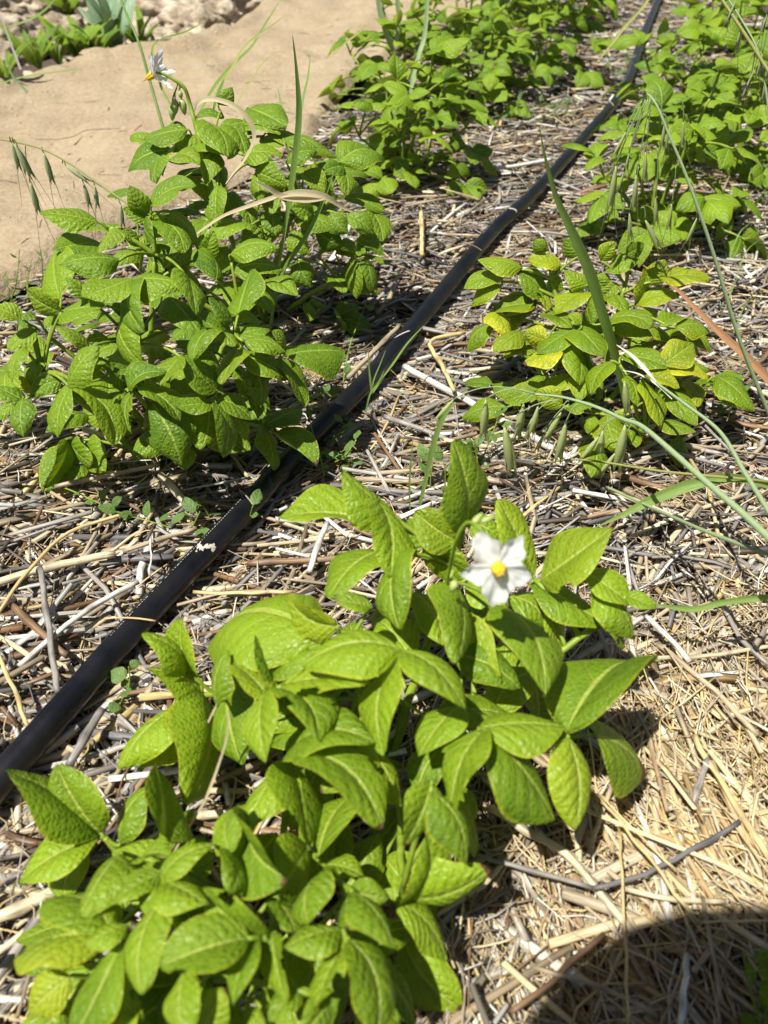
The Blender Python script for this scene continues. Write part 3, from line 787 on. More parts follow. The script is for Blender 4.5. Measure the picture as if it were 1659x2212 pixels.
def plant(name, label, dome, L, mat_, split=True, res=(12, 18), seed=0, kstems=5, group='potato plants in the straw', yel=0.0, name2='leaf', dmg=0.22):
    root = empty(name, dome.c); tag(root, label, 'potato plant', group)
    rr = random.Random(seed); fol = Geo()
    for i, (B, T, hw, N0, op) in enumerate(L):
        kw = dict(nu=res[0], nv=res[1], rnd=rr, arch=op.get('arch', rr.uniform(0.03, 0.22)), fold=op.get('fold', rr.choice((rr.uniform(0.08, 0.3), rr.uniform(0.25, 0.6)))),
                  curl=op.get('curl', rr.uniform(0.2, 0.75)), yellow=op.get('yel', yel*rr.random()**2), brown=op.get('brown', 0.0),
                  holes=op.get('holes', ()), lobes=op.get('lobes', 0), tipdroop=rr.uniform(0.0, 0.10), shape=rr.uniform(-0.06, 0.06))
        if not kw['brown'] and rr.random() < dmg*0.6: kw['brown'] = rr.uniform(0.04, 0.10)
        if not kw['holes'] and rr.random() < dmg: kw['holes'] = ((rr.choice((-1, 1))*rr.uniform(0.75, 1.0), rr.uniform(0.35, 0.9), rr.uniform(0.05, 0.11)),)
        V, F, UV, TT = leaf_geo(B, T, hw, N0, **kw)
        age = rr.random(); TT = [(min(1, a_ + (.18 if age > .92 else 0)), b_, min(1, max(0, c_*.7 + .3*age))) for a_, b_, c_ in TT]
        if split:
            g = Geo(); g.add(V, F, UV, TT); o = g.build(name2, mat_, root)
            if op.get('lab'): o['label'] = op['lab']
        else: fol.add(V, F, UV, TT)
    if not split: fol.build('foliage', mat_, root)
    sg = Geo(); stems_for(root, dome, [(B, (T-B).normalized()) for B, T, *_ in L], sg, kstems, seed)
    sg.build('stem', M['stem'], root)
    return root

# ---- near plant with the open flower (display pixels)
LA = [
(805,1130,612,1112,92,{'curl':.2}),(850,1112,742,1018,62),(812,1080,850,1232,100),(870,1198,905,1122,62),(832,1192,712,1272,76),(872,1200,860,1350,97),
(990,1170,900,1108,92),(1003,1140,985,962,62),(1150,1238,1095,1085,78),(1010,1125,1085,1160,62),(1172,1250,1303,1138,110,{'curl':.25}),(1150,1265,1302,1352,88),
(1268,1240,1362,1300,70,{'k':.85}),(1285,1270,1372,1372,62,{'k':.9}),(1355,1288,1415,1312,42,{'k':.95}),(1290,1300,1350,1395,46,{'k':.8}),(1085,1315,1176,1490,98),
(1185,1320,1222,1425,56,{'k':.8}),(985,1262,990,1422,68),(1000,1340,1072,1465,82,{'k':.8}),(870,1410,1000,1525,82),(862,1405,660,1425,92),(622,1478,786,1462,90),
(585,1501,686,1590,72),(572,1500,572,1640,72),(590,1486,567,1368,64),(580,1510,508,1432,48),(600,1445,696,1385,72,{'k':.9}),
(690,1375,455,1380,132,{'fold':.1,'curl':.6}),(725,1350,625,1290,88,{'yel':.5}),(800,1310,730,1298,50),
(855,1430,815,1615,76,{'curl':.2}),(992,1528,905,1622,86,{'k':.85}),(1040,1573,1212,1562,94),(1229,1575,1374,1433,118,{'curl':.2}),(1048,1578,970,1746,74),(1055,1585,1202,1757,112),
(1228,1600,1245,1783,97),(1285,1590,1405,1655,115,{'brown':.22,'lobes':1,'lab':'leaf with a scorched brown edge'}),(930,1690,880,1822,86,{'brown':.07}),(935,1715,1005,1857,82),(985,1730,1032,1846,56,{'k':.85}),
(862,1935,925,1814,88,{'holes':((.5,.45,.06),)}),(885,1937,1050,1893,110),(862,1955,966,2062,80),(875,2035,988,2172,130,{'k':.85,'brown':.05,'lobes':1}),
(625,1640,792,1590,62,{'k':.95}),(640,1632,822,1768,108),(788,1600,872,1727,92,{'k':.85,'holes':((.2,.5,.06),(.5,.66,.07)),'lab':'leaf with several chewed holes'}),
(440,1505,325,1447,62),(400,1452,322,1368,76),(432,1457,385,1346,72),(440,1507,410,1720,76),(470,1520,485,1410,56),(495,1470,515,1642,56,{'k':.92}),
(395,1525,262,1652,88),(400,1590,300,1657,52,{'k':.8,'yel':.4}),(460,1530,520,1602,62,{'k':.75}),
(1020,1250,1090,1330,70,{'k':.8}),(930,1160,1010,1250,80,{'k':.8}),(1105,1290,1180,1350,70,{'k':.75}),(900,1280,960,1380,70,{'k':.75}),(730,1420,700,1520,80,{'k':.7}),(760,1540,700,1640,80,{'k':.72}),(950,1620,900,1720,80,{'k':.65}),(1130,1420,1170,1560,70,{'k':.62}),
]
DA = Dome(P(880, 1655, 0.0), 0.185, 0.165, 0.205)
la = traced(DA, LA, seed=1)
la += fills(DA, 28, 0.052, 3, (0.5, 0.78), ok=lambda x, y: not (x > 1010 and y > 1700) and not (x > 1240))
near = plant('potato_plant', 'large potato plant with one open white flower, nearest the right of the pipe', DA, la, M['leaf_front'], True, (20, 30), 1, 6)

# ---- low plant in the bottom left corner
LB = [
(755,2035,818,2235,108),(745,2040,685,2172,78),(735,2010,620,2037,88),(755,1925,832,1942,72),(765,1930,846,2042,72),(750,1925,745,2002,38),
(630,1650,668,1824,110),(620,1650,535,1780,72),(690,1852,772,1716,88),(665,1835,608,1937,122,{'k':.88}),(540,1780,614,1894,108,{'brown':.09,'fold':.6,'curl':.1,'lab':'cupped leaf with a brown tip'}),
(500,1842,515,1742,64),(500,1842,498,1927,70),(530,1790,505,1842,38),(575,2027,440,1930,122,{'k':.92}),(350,1905,446,1946,78),(345,1905,453,1821,68),(345,1890,250,1942,68),
(300,1862,364,1850,42),(352,1820,342,1664,64),(262,1820,325,1700,72,{'k':.92}),(370,1832,410,1745,52,{'k':.82}),(215,1795,122,1664,124,{'fold':.5}),(207,1800,30,1664,118),(208,1812,44,1890,98),
(260,1848,170,1987,72),(235,2010,108,1928,100),(235,2025,40,2067,128,{'yel':.5,'lobes':1,'holes':((.2,.55,.07),(-.3,.8,.06)),'lab':'yellowing lobed leaf with chewed holes'}),(262,2040,150,2235,94),(348,1945,305,2137,86),
(275,2000,185,2042,52),(240,2060,225,2192,74,{'k':.88}),(530,2030,355,2082,145,{'fold':.5,'curl':.2}),(555,2035,500,2162,62),(590,2020,610,2162,72),(255,2090,300,2202,74,{'k':.85}),
(400,2100,400,2245,84),(440,2225,486,2143,72),(650,2140,585,2202,62),(710,2165,650,2245,78),(590,1940,636,2012,62,{'k':.9}),(702,1880,665,1987,68),(705,1870,782,1886,46,{'k':.85}),
(150,2110,60,2190,90,{'k':.85,'yel':.4}),(800,2060,850,2150,80,{'k':.8}),(560,2180,520,2240,70,{'k':.8}),(250,1930,150,1960,70,{'k':.7}),(420,1850,380,1950,70,{'k':.7}),(820,2100,900,2210,80,{'k':.75})
]
DB = Dome(P(440, 2190, 0.0), 0.190, 0.120, 0.150)
DB.c = Vector((-0.085, 0.165, -0.02))
lb = traced(DB, LB, seed=2)
lb += fills(DB, 36, 0.048, 5, (0.5, 0.82), ok=lambda x, y: x < 900)
plant('potato_plant', 'low bushy potato plant filling the bottom left corner', DB, lb, M['leaf_front'], True, (20, 30), 2, 6)

# ---- left plant, leafy front half
LC1 = [
(262,180,240,-10,105),(262,240,118,150,92),(268,238,437,205,98),(380,190,290,95,82),(560,100,365,172,112),(575,100,802,115,135),(580,120,607,313,118),(510,20,270,30,75),
(530,270,602,457,142,{'k':.9}),(735,180,862,312,135,{'k':.88}),(810,95,856,236,64),(930,100,900,-40,112),(1010,60,1212,40,112),(1030,252,1081,71,118),(1070,150,1166,216,92,{'k':.95}),
(1005,285,915,178,78),(1000,350,868,244,66),(1005,350,1158,312,68),(1015,290,1142,292,52,{'k':.95}),(940,320,831,431,92),(940,330,1012,380,52),(870,300,746,362,92,{'k':.9}),
(1038,400,953,537,84),(1045,430,1247,512,128),(1060,370,1226,412,78),(1230,400,1178,328,62),(1240,425,1473,410,168,{'fold':.1}),(1210,450,1326,628,112),(1090,480,1132,643,112,{'k':.9}),
(1040,480,1082,602,72,{'k':.8}),(915,410,950,560,82,{'k':.82}),(930,575,793,434,122,{'k':.95}),(780,440,690,543,64),(560,580,702,498,104,{'holes':((-.9,.8,.1),)}),(580,490,494,500,52,{'k':.95}),
(600,570,776,692,112),(580,580,560,757,98,{'brown':.05,'yel':.3}),(520,580,450,454,88,{'k':.9}),(525,590,424,692,82,{'k':.95}),(345,520,446,460,62,{'k':.9}),(300,555,416,394,128),(310,560,245,771,108),
(260,540,138,602,102,{'k':.93}),(325,575,491,796,132),(290,640,260,750,72,{'k':.85}),(915,640,760,652,112),(900,640,870,828,178,{'holes':((-.6,.95,.1),),'brown':.04}),(920,640,966,861,112),
(935,620,1083,702,102,{'k':.9}),(1020,700,1062,792,62,{'k':.85}),(1065,610,1112,700,62,{'k':.82}),(660,640,772,897,232,{'k':.92,'curl':.6,'fold':.1}),(790,820,802,920,92,{'k':.88}),
(1145,735,1292,660,112,{'h':.06,'ht':.055}),(1145,745,1186,916,88,{'h':.055,'ht':.03,'holes':((-.8,.5,.1),)}),(1190,765,1362,895,84,{'h':.055,'ht':.035,'brown':.12,'fold':.6,'curl':.0,'lab':'folded leaf with a brown spot over the pipe'}),
(290,800,205,993,124,{'h':.04,'ht':.015,'brown':.05}),(300,800,398,895,104,{'h':.04,'ht':.03,'brown':.12}),(380,400,248,308,74),(155,320,38,402,92),(100,400,53,535,84),(180,440,125,552,74,{'k':.9}),
(90,270,-22,218,84),(130,240,85,302,62,{'k':.9}),(150,310,90,342,62,{'k':.9}),(270,260,198,302,62,{'k':.9}),(110,630,-12,560,84),(100,620,95,772,128),(60,640,-22,702,74,{'k':.92}),
(140,590,82,514,62,{'yel':.7,'k':.9}),(470,360,378,372,74,{'k':.88}),(560,270,440,200,74,{'k':.88}),(860,130,720,60,84,{'k':.85}),
]
LC0 = [(420,960,184,920,94),(490,985,428,1092,84),(430,1050,238,1062,92),(640,920,563,808,94),(660,885,833,798,128),(640,925,737,1002,112),(640,950,538,900,74,{'k':.93}),(660,960,792,1082,94),
(740,920,857,1052,112,{'k':.93}),(625,970,661,1041,72),(530,990,602,1062,62,{'k':.9}),(640,1100,732,1070,82,{'k':.9}),(900,1110,925,1004,104),(1000,1100,1197,1068,122)]
DC = Dome(P(345, 975, 0.0), 0.235, 0.19, 0.265)
lc = traced(DC, LC1, (0, 553), 0.5, seed=3) + traced(DC, LC0, (0, 0), 0.5, seed=4)
DC2 = Dome(DC.c + Vector((-.03, .05, 0)), .18, .13, .26)
lc += fills(DC2, max(0, 100-len(lc)), 0.056, 8, (0.35, 0.6))
plC = plant('potato_plant', 'big leafy potato plant at the left edge, beside the middle of the pipe', DC, lc[:100], M['leaf_mid'], True, (12, 18), 3, 7)

inner(plC, DC2, 9, .058, 71, M['leaf_mid'], (.55, .85))
# ---- tall plant behind it with the nodding flower
LD = [(805,560,629,592,84),(870,590,757,650,78),(735,650,558,731,94),(695,680,670,784,62),(748,650,698,745,62),(880,520,987,652,104),(850,620,1002,657,74),(1000,560,1062,662,94,{'k':.95}),
(755,680,852,702,72),(1055,670,1222,660,112),(1110,740,1232,802,124),(1110,740,1117,866,104),(940,805,926,974,108),(1080,470,1227,522,78),(945,450,1002,384,84),(960,510,848,500,44,{'k':.9}),
(1090,545,960,555,62,{'k':.9}),(1105,520,1202,582,82,{'k':.95}),(1130,600,1217,622,82,{'k':.95}),(1230,600,1371,622,74,{'k':.97}),(1240,700,1362,652,84),(1470,700,1653,678,104),(1480,720,1388,742,94),
(1460,730,1502,834,74),(1320,740,1402,822,92),(1590,900,1652,1037,94),(1500,930,1612,1012,92),(1430,920,1502,1002,92),(1550,1030,1652,1102,82),(1350,930,1248,900,102,{'k':.93}),(1370,1000,1482,1062,102,{'k':.93}),
(1180,930,1192,1012,94,{'k':.88}),(1260,1000,1332,1092,92,{'k':.9}),(1290,1126,1342,1236,112,{'k':.9}),(1530,1126,1526,1281,82),(1580,1116,1612,1256,94),(900,700,960,800,80,{'k':.85}),(820,760,880,860,80,{'k':.85}),
(1400,860,1330,920,80,{'k':.9}),(1200,800,1270,870,80,{'k':.9}),(1560,870,1500,780,70,{'k':.9}),(1380,760,1440,860,80,{'k':.9}),(1030,880,1090,980,90,{'k':.8}),(1120,980,1050,1050,90,{'k':.8})]
DD = Dome(P(560, 690, 0.0), 0.235, 0.17, 0.325)
ld = traced(DD, LD, (0, 0), 0.5, seed=6)
ld += fills(DD, 100-len(ld), 0.062, 9, (0.6, 0.95), (0.5, 1.4))
plD = plant('potato_plant', 'tall potato plant with a nodding white flower held above the sandy path', DD, ld, M['leaf_mid'], True, (12, 18), 4, 7)

inner(plD, DD, 6, .055, 72, M['leaf_mid'], (.4, .7))
# ---- yellowing plant right of the pipe
LG = [(590,50,415,18,78),(505,95,350,130,78),(505,130,383,212,62),(585,70,717,182,112),(650,210,468,236,62),(650,200,488,282,68),(640,240,537,332,62,{'k':.95}),(480,230,540,338,104,{'yel':1.0}),
(590,330,478,412,94,{'yel':.3}),(470,300,353,402,82),(660,160,702,232,52),(870,160,743,242,92),(880,130,788,58,92,{'k':.95}),(760,40,628,10,72),(690,250,808,302,72,{'yel':.2}),(850,300,800,250,52),
(700,360,608,328,94,{'yel':.9,'brown':.08}),(800,330,663,412,92),(770,410,610,464,98,{'yel':1.0,'brown':.1,'lab':'bright yellow leaf with a brown rim'}),(830,310,947,412,104),(830,380,840,553,104,{'k':.93}),(870,400,902,502,82,{'k':.85}),
(900,290,880,178,52),(1000,170,1052,242,72),(975,280,1157,305,84),(1000,300,1157,352,62,{'k':.95}),(1090,210,1267,170,88),(1090,200,1122,60,78),(1140,120,1212,20,92,{'yel':.3}),(1200,100,1403,90,98,{'yel':.3}),
(1090,20,960,62,82),(1000,120,930,182,72,{'k':.93}),(980,460,898,592,88),(1030,440,1217,482,84),(1205,470,1332,378,134,{'yel':.5,'lobes':1}),(1210,490,1402,505,98,{'yel':1.0,'brown':.05,'lobes':1,'lab':'bright yellow lobed leaf'}),
(1130,520,1272,562,72,{'yel':.7}),(1110,550,1192,743,104,{'yel':.3,'brown':.14,'lab':'hanging leaf with a withered brown tip'}),(1050,520,1092,642,62),(1200,300,1302,270,64),(1265,310,1402,322,64),(1290,320,1407,407,62,{'k':.95}),
(770,640,653,590,102,{'k':.95}),(790,660,902,640,62,{'k':.9}),(900,690,880,762,62,{'k':.9}),(1010,300,975,370,72,{'k':.9}),(940,20,1000,-60,80),(840,0,780,-70,80),(1050,-10,1120,-50,70),(700,-20,650,-70,70),(1180,240,1120,330,80,{'k':.85}),(900,90,960,160,90,{'k':.85}),(720,90,770,150,80,{'k':.9})]
DG = Dome(P(1285, 905, 0.0), 0.185, 0.15, 0.165)
lg = traced(DG, LG, (829.5, 553), 0.5, seed=7)
lg += fills(DG, 50, 0.052, 12, (0.5, 0.92))
plant('potato_plant', 'yellowing potato plant with brown rimmed leaves, right of the pipe', DG, lg, M['leaf_yellow'], True, (12, 18), 5, 6, yel=0.25, dmg=0.25)

# ---- the rows further up
def rowplant(label, px, rx, ry, H, n, size, seed, res=(8, 11), extra=4):
    d = Dome(P(px[0], px[1], 0.0), rx*.95, ry*.9, H*1.12)
    L = compound(d, n, size, seed, 5)
    root = plant('potato_plant', label, d, L, M['leaf_far'], True, res, seed, 7, yel=0.15, dmg=0.04)
    rr = random.Random(seed); g = Geo()                      # the inner leaves, past the hundred that show
    for B, T, hw, N0, _ in compound(d, extra, size*0.9, seed+50, 5, (0.45, 0.75)):
        g.add(*leaf_geo(B, T, hw, N0, 7, 8, .1, .3, .4, rr, 1.0, yellow=.1*rr.random()))
    o = g.build('foliage', M['leaf_far'], root); o['kind'] = 'stuff'
rowplant('bushy potato plant in the middle distance, left of the pipe, above the gap of straw', (885, 392), 0.170, 0.15, 0.25, 20, 0.060, 21)
rowplant('potato plant directly behind the middle distance one, touching the sandy path', (860, 240), 0.20, 0.20, 0.27, 20, 0.065, 22)
rowplant('potato plant whose right side leaves an open straw gap before the far pipe', (1030, 225), 0.19, 0.18, 0.26, 20, 0.065, 30)
rowplant('far potato plant left of the pipe, nearest the pipe top', (1165, 160), 0.17, 0.18, 0.28, 20, 0.065, 23)
rowplant('far potato plant on the sandy path side below the top edge', (1010, 100), 0.24, 0.22, 0.30, 20, 0.075, 31, (7, 9))
rowplant('farthest potato plant left of the pipe at the top edge', (1180, 50), 0.26, 0.26, 0.32, 20, 0.085, 24, (7, 9))
rowplant('potato plant right of the pipe behind hanging oat spikelets', (1415, 505), 0.165, 0.14, 0.26, 20, 0.060, 25)
rowplant('potato plant at the right edge behind the oat covered one', (1590, 380), 0.18, 0.16, 0.27, 20, 0.065, 26)
rowplant('potato plant right of the far pipe, its leaves touching the pipe', (1440, 285), 0.155, 0.15, 0.24, 20, 0.062, 27)
rowplant('potato plant right of the far pipe, in the second rank from the top', (1600, 235), 0.20, 0.20, 0.27, 20, 0.07, 32)
rowplant('far potato plant in the top right corner', (1600, 110), 0.24, 0.24, 0.30, 20, 0.08, 28, (7, 9))
rowplant('farthest potato plant at the top edge right of the pipe', (1700, -10), 0.32, 0.34, 0.34, 20, 0.10, 29, (7, 9))

# ------------------------------------------------------------------ flowers
def flower(root, cen, nrm, Rr, spin, seed, cup=0.15, close=0.0):
    """five joined ruffled petals, a cone of anthers"""
    nrm = nrm.normalized(); a = nrm.cross(Vector((0, 0, 1))).normalized(); b = nrm.cross(a)
    rr = random.Random(seed); nr, na = 12, 100; V = []; F = []; UV = []
    for i in range(nr+1):
        t = i/nr
        for k in range(na):
            g = 2*math.pi*k/na + spin; f = (k/na*5) % 1; c5 = math.cos(2*math.pi*(f-0.0))
            pidx = int(k/na*5+0.5) % 5
            lob = 0.62 + 0.38*(abs(0.5-((f+0.5) % 1))*-2+1)**1.25 if True else 1
            lob *= 1 + 0.07*math.sin(pidx*2.1+seed)
            r = Rr*t*(lob if t > 0.3 else lob*(t/0.3) + 0.8*(1-t/0.3))
            lob *= 1 + 0.05*math.sin(g*17+seed)*t; r = Rr*t*lob if t > .3 else r; crease = -0.16*max(0, math.cos(2*math.pi*f))*t + 0.14*max(0, -math.cos(2*math.pi*f))*t*t
            z = Rr*(cup*t*t + crease + 0.06*t*t*math.sin(g*11+pidx*2) + 0.035*t**3*math.sin(g*23+seed) + close*t)
            z += Rr*0.15*t*mnoise.noise(Vector((r/Rr*4*math.cos(g), r/Rr*4*math.sin(g), seed)))
            V.append(cen + a*(r*math.cos(g)) + b*(r*math.sin(g)) + nrm*z); UV.append((k/na, t))
    for i in range(nr):
        for k in range(na): k2 = (k+1) % na; F.append((i*na+k, i*na+k2, (i+1)*na+k2, (i+1)*na+k))
    g = Geo(); g.add(V, F, UV); fl = g.build('flower', M['petal'], root)
    ORG[fl] = ORG[root]
    ag = Geo()
    for k in range(5):
        g_ = 2*math.pi*k/5; off = (a*math.cos(g_) + b*math.sin(g_))
        pts = [cen + off*(Rr*0.10*(1-0.45*t)) + nrm*(Rr*0.60*t + Rr*0.02) for t in (0, .2, .5, .8, 1)]
        ag.add(*tube(pts, [Rr*0.09, Rr*0.12, Rr*0.11, Rr*0.08, Rr*0.03], 8))
    ag.build('anther_cone', M['anther'], fl)
    pg = Geo(); pg.add(*tube([cen + nrm*Rr*0.6, cen + nrm*Rr*0.80], [Rr*0.02, Rr*0.025], 6)); pg.build('pistil', M['bud'], fl)
    return fl
fc = P(1075, 1226, 0.245)
flower(near, fc, (Vector((0, 0, CAM_H)) - fc).normalized() + Vector((0.1, -0.30, -0.05)), 0.0225, R(88), 2, 0.05)
sg = Geo()
q0 = fc + Vector((-0.002, 0.008, -0.008)); q1 = P(1035, 1140, 0.25); q2 = P(985, 1170, 0.225); q3 = P(965, 1260, 0.17)
sg.add(*tube(catmull([fc, q0, P(1050, 1165, 0.245), q1, P(1008, 1130, 0.245), q2, q3, P(940, 1400, .08)], 30), 0.0013, 6)); sg.build('flower_stalk', M['stem'], near)
def bud(root, p, d, L, r):
    d = d.normalized(); g = Geo(); g.add(*tube([p + d*(L*t) for t in (0, .12, .35, .6, .85, 1)], [r*.35, r*.8, r, r*.85, r*.5, r*.1], 8)); g.build('bud', M['bud'], root)
bud(near, P(1020, 1135, .245), Vector((.5, .3, .6)), .010, .0024); bud(near, P(1040, 1128, .248), Vector((.8, .2, .3)), .009, .002)
bud(near, P(985, 1255, .19), Vector((-.3, -.3, -.6)), .008, .003)

YD = 1.02
fd = PY(332, 160, YD)
fdn = Vector((-0.78, 0.30, -0.45))
flower(plD, fd, fdn, 0.021, 0.4, 5, -0.25, -0.30)
sg = Geo()
stalk = [PY(337, 157, YD), PY(352, 160, YD), PY(375, 172, YD), PY(398, 190, YD), PY(410, 225, YD), PY(420, 262, YD-.01), PY(432, 310, YD-.02), PY(455, 400, YD-.04), PY(470, 500, YD-.06)]
sg.add(*tube(catmull(stalk, 40), [0.0014 + 0.0022*i/40 for i in range(41)], 7))
for bx, by, cx, cy in ((378,215,385,180),(392,215,388,185),(372,228,382,190),(388,196,392,188)):
    sg.add(*tube(catmull([PY(cx, cy, YD), PY((bx+cx)/2-3, (by+cy)/2, YD), PY(bx, by, YD)], 8), 0.0009, 5))
    bud(plD, PY(bx, by, YD), Vector((0.1 if bx > 380 else -.15, -0.1, -1)), .017 if by > 200 else .009, .0048 if by > 200 else .003)
sg.build('flower_stalk', M['stem'], plD)

# ------------------------------------------------------------------ grasses
def K(p):
    return P(p[0], p[1], p[3]) if p[2] == 'h' else PY(p[0], p[1], p[3])
def grass(name, label, blades, group=None, cat='grass', culm=()):
    first = K(blades[0][0][-1]) if blades else K(culm[0][0][-1])
    root = empty(name, (first.x, first.y, -0.01)); tag(root, label, cat, group)
    for pts, wpx, m, *rest in blades:
        v = [K(p) for p in pts]; wd_ = [max(0.0003, w_*depth(v[min(int(i/(len(wpx)-1)*(len(v)-1)+.5), len(v)-1)])/FPX) for i, w_ in enumerate(wpx)]
        g = Geo(); g.add(*blade_geo(v, wd_, None, 0.45, twist=rest[0] if rest else 0.3, n=26)); g.build('blade', M[m], root)
    for pts, wpx, m in culm:
        v = [K(p) for p in pts]; c = catmull(v, 30); rad = [(wpx[0]+(wpx[1]-wpx[0])*i/30)*depth(p)/FPX/2 for i, p in enumerate(c)]
        g = Geo(); g.add(*tube(c, rad, 8)); g.build('stem', M[m], root)
    return root
def yy(pts, Y0, Y1):
    n = len(pts)-1; return [(x, y, 'Y', Y0+(Y1-Y0)*i/n) for i, (x, y) in enumerate(pts)]
def hh(pts, a, b):
    n = len(pts)-1; return [(x, y, 'h', a+(b-a)*i/n) for i, (x, y) in enumerate(pts)]
GR = 'grass blades growing up through the bed'
grass('grass', 'tall upright green grass blade rising through the left plant', [(yy([(632,75),(642,160),(648,255),(638,360),(622,470),(606,570),(590,660),(580,735)], .90, .95), [1,8,17,20,15,10,8,7], 'blade', .8),
   (yy([(726,360),(700,430),(672,495),(640,545),(612,590),(596,650),(583,725)], .93, .95), [1,9,13,14,11,9,7], 'blade', .4)], GR)
grass('grass', 'broad green grass blade leaning left over the yellowing plant', [(yy([(1165,275),(1180,350),(1203,430),(1240,510),(1275,590),(1300,670),(1325,750),(1345,830),(1358,900)], .76, .80), [1,6,12,20,24,22,20,16,12], 'blade', .5)], GR)
grass('grass', 'pale grass blade hanging over the far end of the pipe', [(yy([(1283,142),(1310,110),(1350,58),(1385,20),(1420,-30)], 1.5, 1.7), [1,5,7,6,5], 'blade_yellow')], GR)
grass('grass', 'yellow green blades crossing in front of the sandy path, above the tall plant', [(yy([(606,0),(575,50),(545,100),(505,140),(470,180),(448,215),(425,260)], 1.35, 1.15), [1,5,6,8,10,8,6], 'blade'),
   (yy([(618,32),(580,62),(530,100),(500,150),(478,185),(455,230)], 1.3, 1.15), [1,5,6,7,9,6], 'blade_yellow'), (yy([(485,170),(478,190),(468,215),(460,250)], 1.16, 1.15), [1,9,9,5], 'blade')], GR)
grass('grass', 'thin dark stem rising behind the nodding white flower', [], GR, 'grass', [(yy([(258,-10),(275,35),(300,92),(325,180),(345,250),(368,330)], 1.35, 1.2), [5, 7], 'blade')])
grass('grass', 'straw coloured thin blade in front of the sandy path', [(yy([(600,112),(570,135),(540,180),(512,225)], 1.35, 1.25), [1,3,4,4], 'blade_yellow')], GR)
grass('grass', 'narrow blades standing between the tall plant and the middle row', [(yy([(672,110),(665,170),(655,215),(645,290)], 1.25, 1.15), [1,5,6,4], 'blade'), (yy([(600,190),(608,230),(612,260),(618,300)], 1.1, 1.05), [1,6,6,4], 'blade'),
   (yy([(800,50),(770,75),(745,95),(720,120)], 1.6, 1.6), [1,5,5,3], 'blade_yellow')], GR)
grass('grass', 'two pale blue green stems in the middle row of plants', [(yy([(925,-20),(918,75),(905,120),(893,170),(885,230)], 1.8, 1.75), [7,10,10,10,8], 'blade_blue', .2), (yy([(815,-10),(825,40),(838,80),(850,110)], 2.1, 2.1), [9,12,12,9], 'blade_blue', .2),
   (yy([(858,-10),(862,40),(858,90)], 2.1, 2.1), [9,11,9], 'blade_blue', .2)], GR)
grass('grass', 'red brown dying blade right of the yellowing plant', [(hh([(1389,573),(1454,618),(1504,668),(1554,718),(1609,768),(1670,830)], .10, .05), [2,7,10,14,18,16], 'red', .2)], GR)
grass('grass', 'broad green leaf curving in from the right edge above the near plant', [(hh([(1285,1140),(1340,1115),(1400,1085),(1480,1052),(1560,1033),(1620,1038),(1680,1055)], .03, .12), [1,10,22,26,22,16,12], 'blade', .5)], GR)
grass('grass', 'half dry green blade at the right edge beside the near plant', [(hh([(1410,1303),(1450,1312),(1500,1316),(1555,1303),(1610,1295),(1680,1288)], .05, .10), [1,9,14,13,14,14], 'blade', .4)], GR)
grass('grass', 'small tuft of thin green blades growing against the pipe', [(yy([(915,704),(880,742),(850,785),(825,820),(806,848)], .86, .82), [1,4,5,5,4], 'blade'), (yy([(796,755),(797,790),(800,820),(803,850)], .83, .82), [1,3,5,4], 'blade'),
   (yy([(833,757),(820,790),(808,820),(802,850)], .83, .82), [1,3,4,3], 'blade'), (yy([(790,890),(800,850),(815,830),(830,800)], .81, .82), [3,4,4,1], 'blade')], GR)
grass('grass', 'two broad short blades behind the near plant, left of the oats', [(yy([(982,868),(958,905),(938,960),(925,1020),(908,1090)], .60, .60), [1,12,14,11,9], 'blade', .3), (yy([(892,950),(888,1000),(885,1050),(886,1100)], .60, .6), [1,4,5,4], 'blade', .3)], GR)
grass('grass', 'pair of thin blades in the sunny straw right of the near plant', [(yy([(1411,1478),(1408,1510),(1398,1545),(1393,1572)], .40, .40), [1,6,7,3], 'blade'), (yy([(1432,1482),(1427,1515),(1415,1550),(1405,1575)], .40, .40), [1,7,8,3], 'blade')], GR)
grass('grass', 'thin yellow stem crossing the top right corner', [], GR, 'grass', [(yy([(1550,-15),(1600,60),(1659,152),(1700,215)], 1.0, .9), [6, 8], 'blade_yellow')])
grass('grass', 'long pale green stem entering from the right edge above the half dry blade', [], GR, 'grass', [(hh([(1310,1052),(1430,1106),(1530,1150),(1680,1205)], .03, .16), [5, 11], 'blade_blue')])
grass('grass', 'thin level yellow stem across the hanging oat tips', [], GR, 'grass', [(hh([(1165,1003),(1255,993),(1430,1018),(1610,1035),(1690,1045)], .03, .13), [4, 7], 'blade_yellow')])
grass('grass', 'thin stalk with a bleached white sheath, right of the yellowing plant', [(hh([(1332,745),(1365,768),(1392,795),(1418,825)], .13, .13), [1,6,9,2], 'white_sheath'), (hh([(1345,800),(1380,808),(1418,830),(1452,862)], .12, .12), [1,3,4,2], 'white_sheath')], GR, 'grass',
   [(hh([(1415,825),(1480,873),(1555,933),(1610,1023),(1670,1120)], .12, .15), [5, 12], 'blade_blue')])
# fine wispy stems right of the yellow plant and at the cloth
grass('grass', 'loose wisps of fine green grass at the right edge below the far plants', [(hh([(1640+dx, 470+dy), (1600+dx, 500+dy), (1560+dx+15, 560+dy)], .10, .04), [1,3,2], 'blade') for dx, dy in ((0,0),(15,40),(-10,110),(10,160),(5,300),(-5,350))], GR)
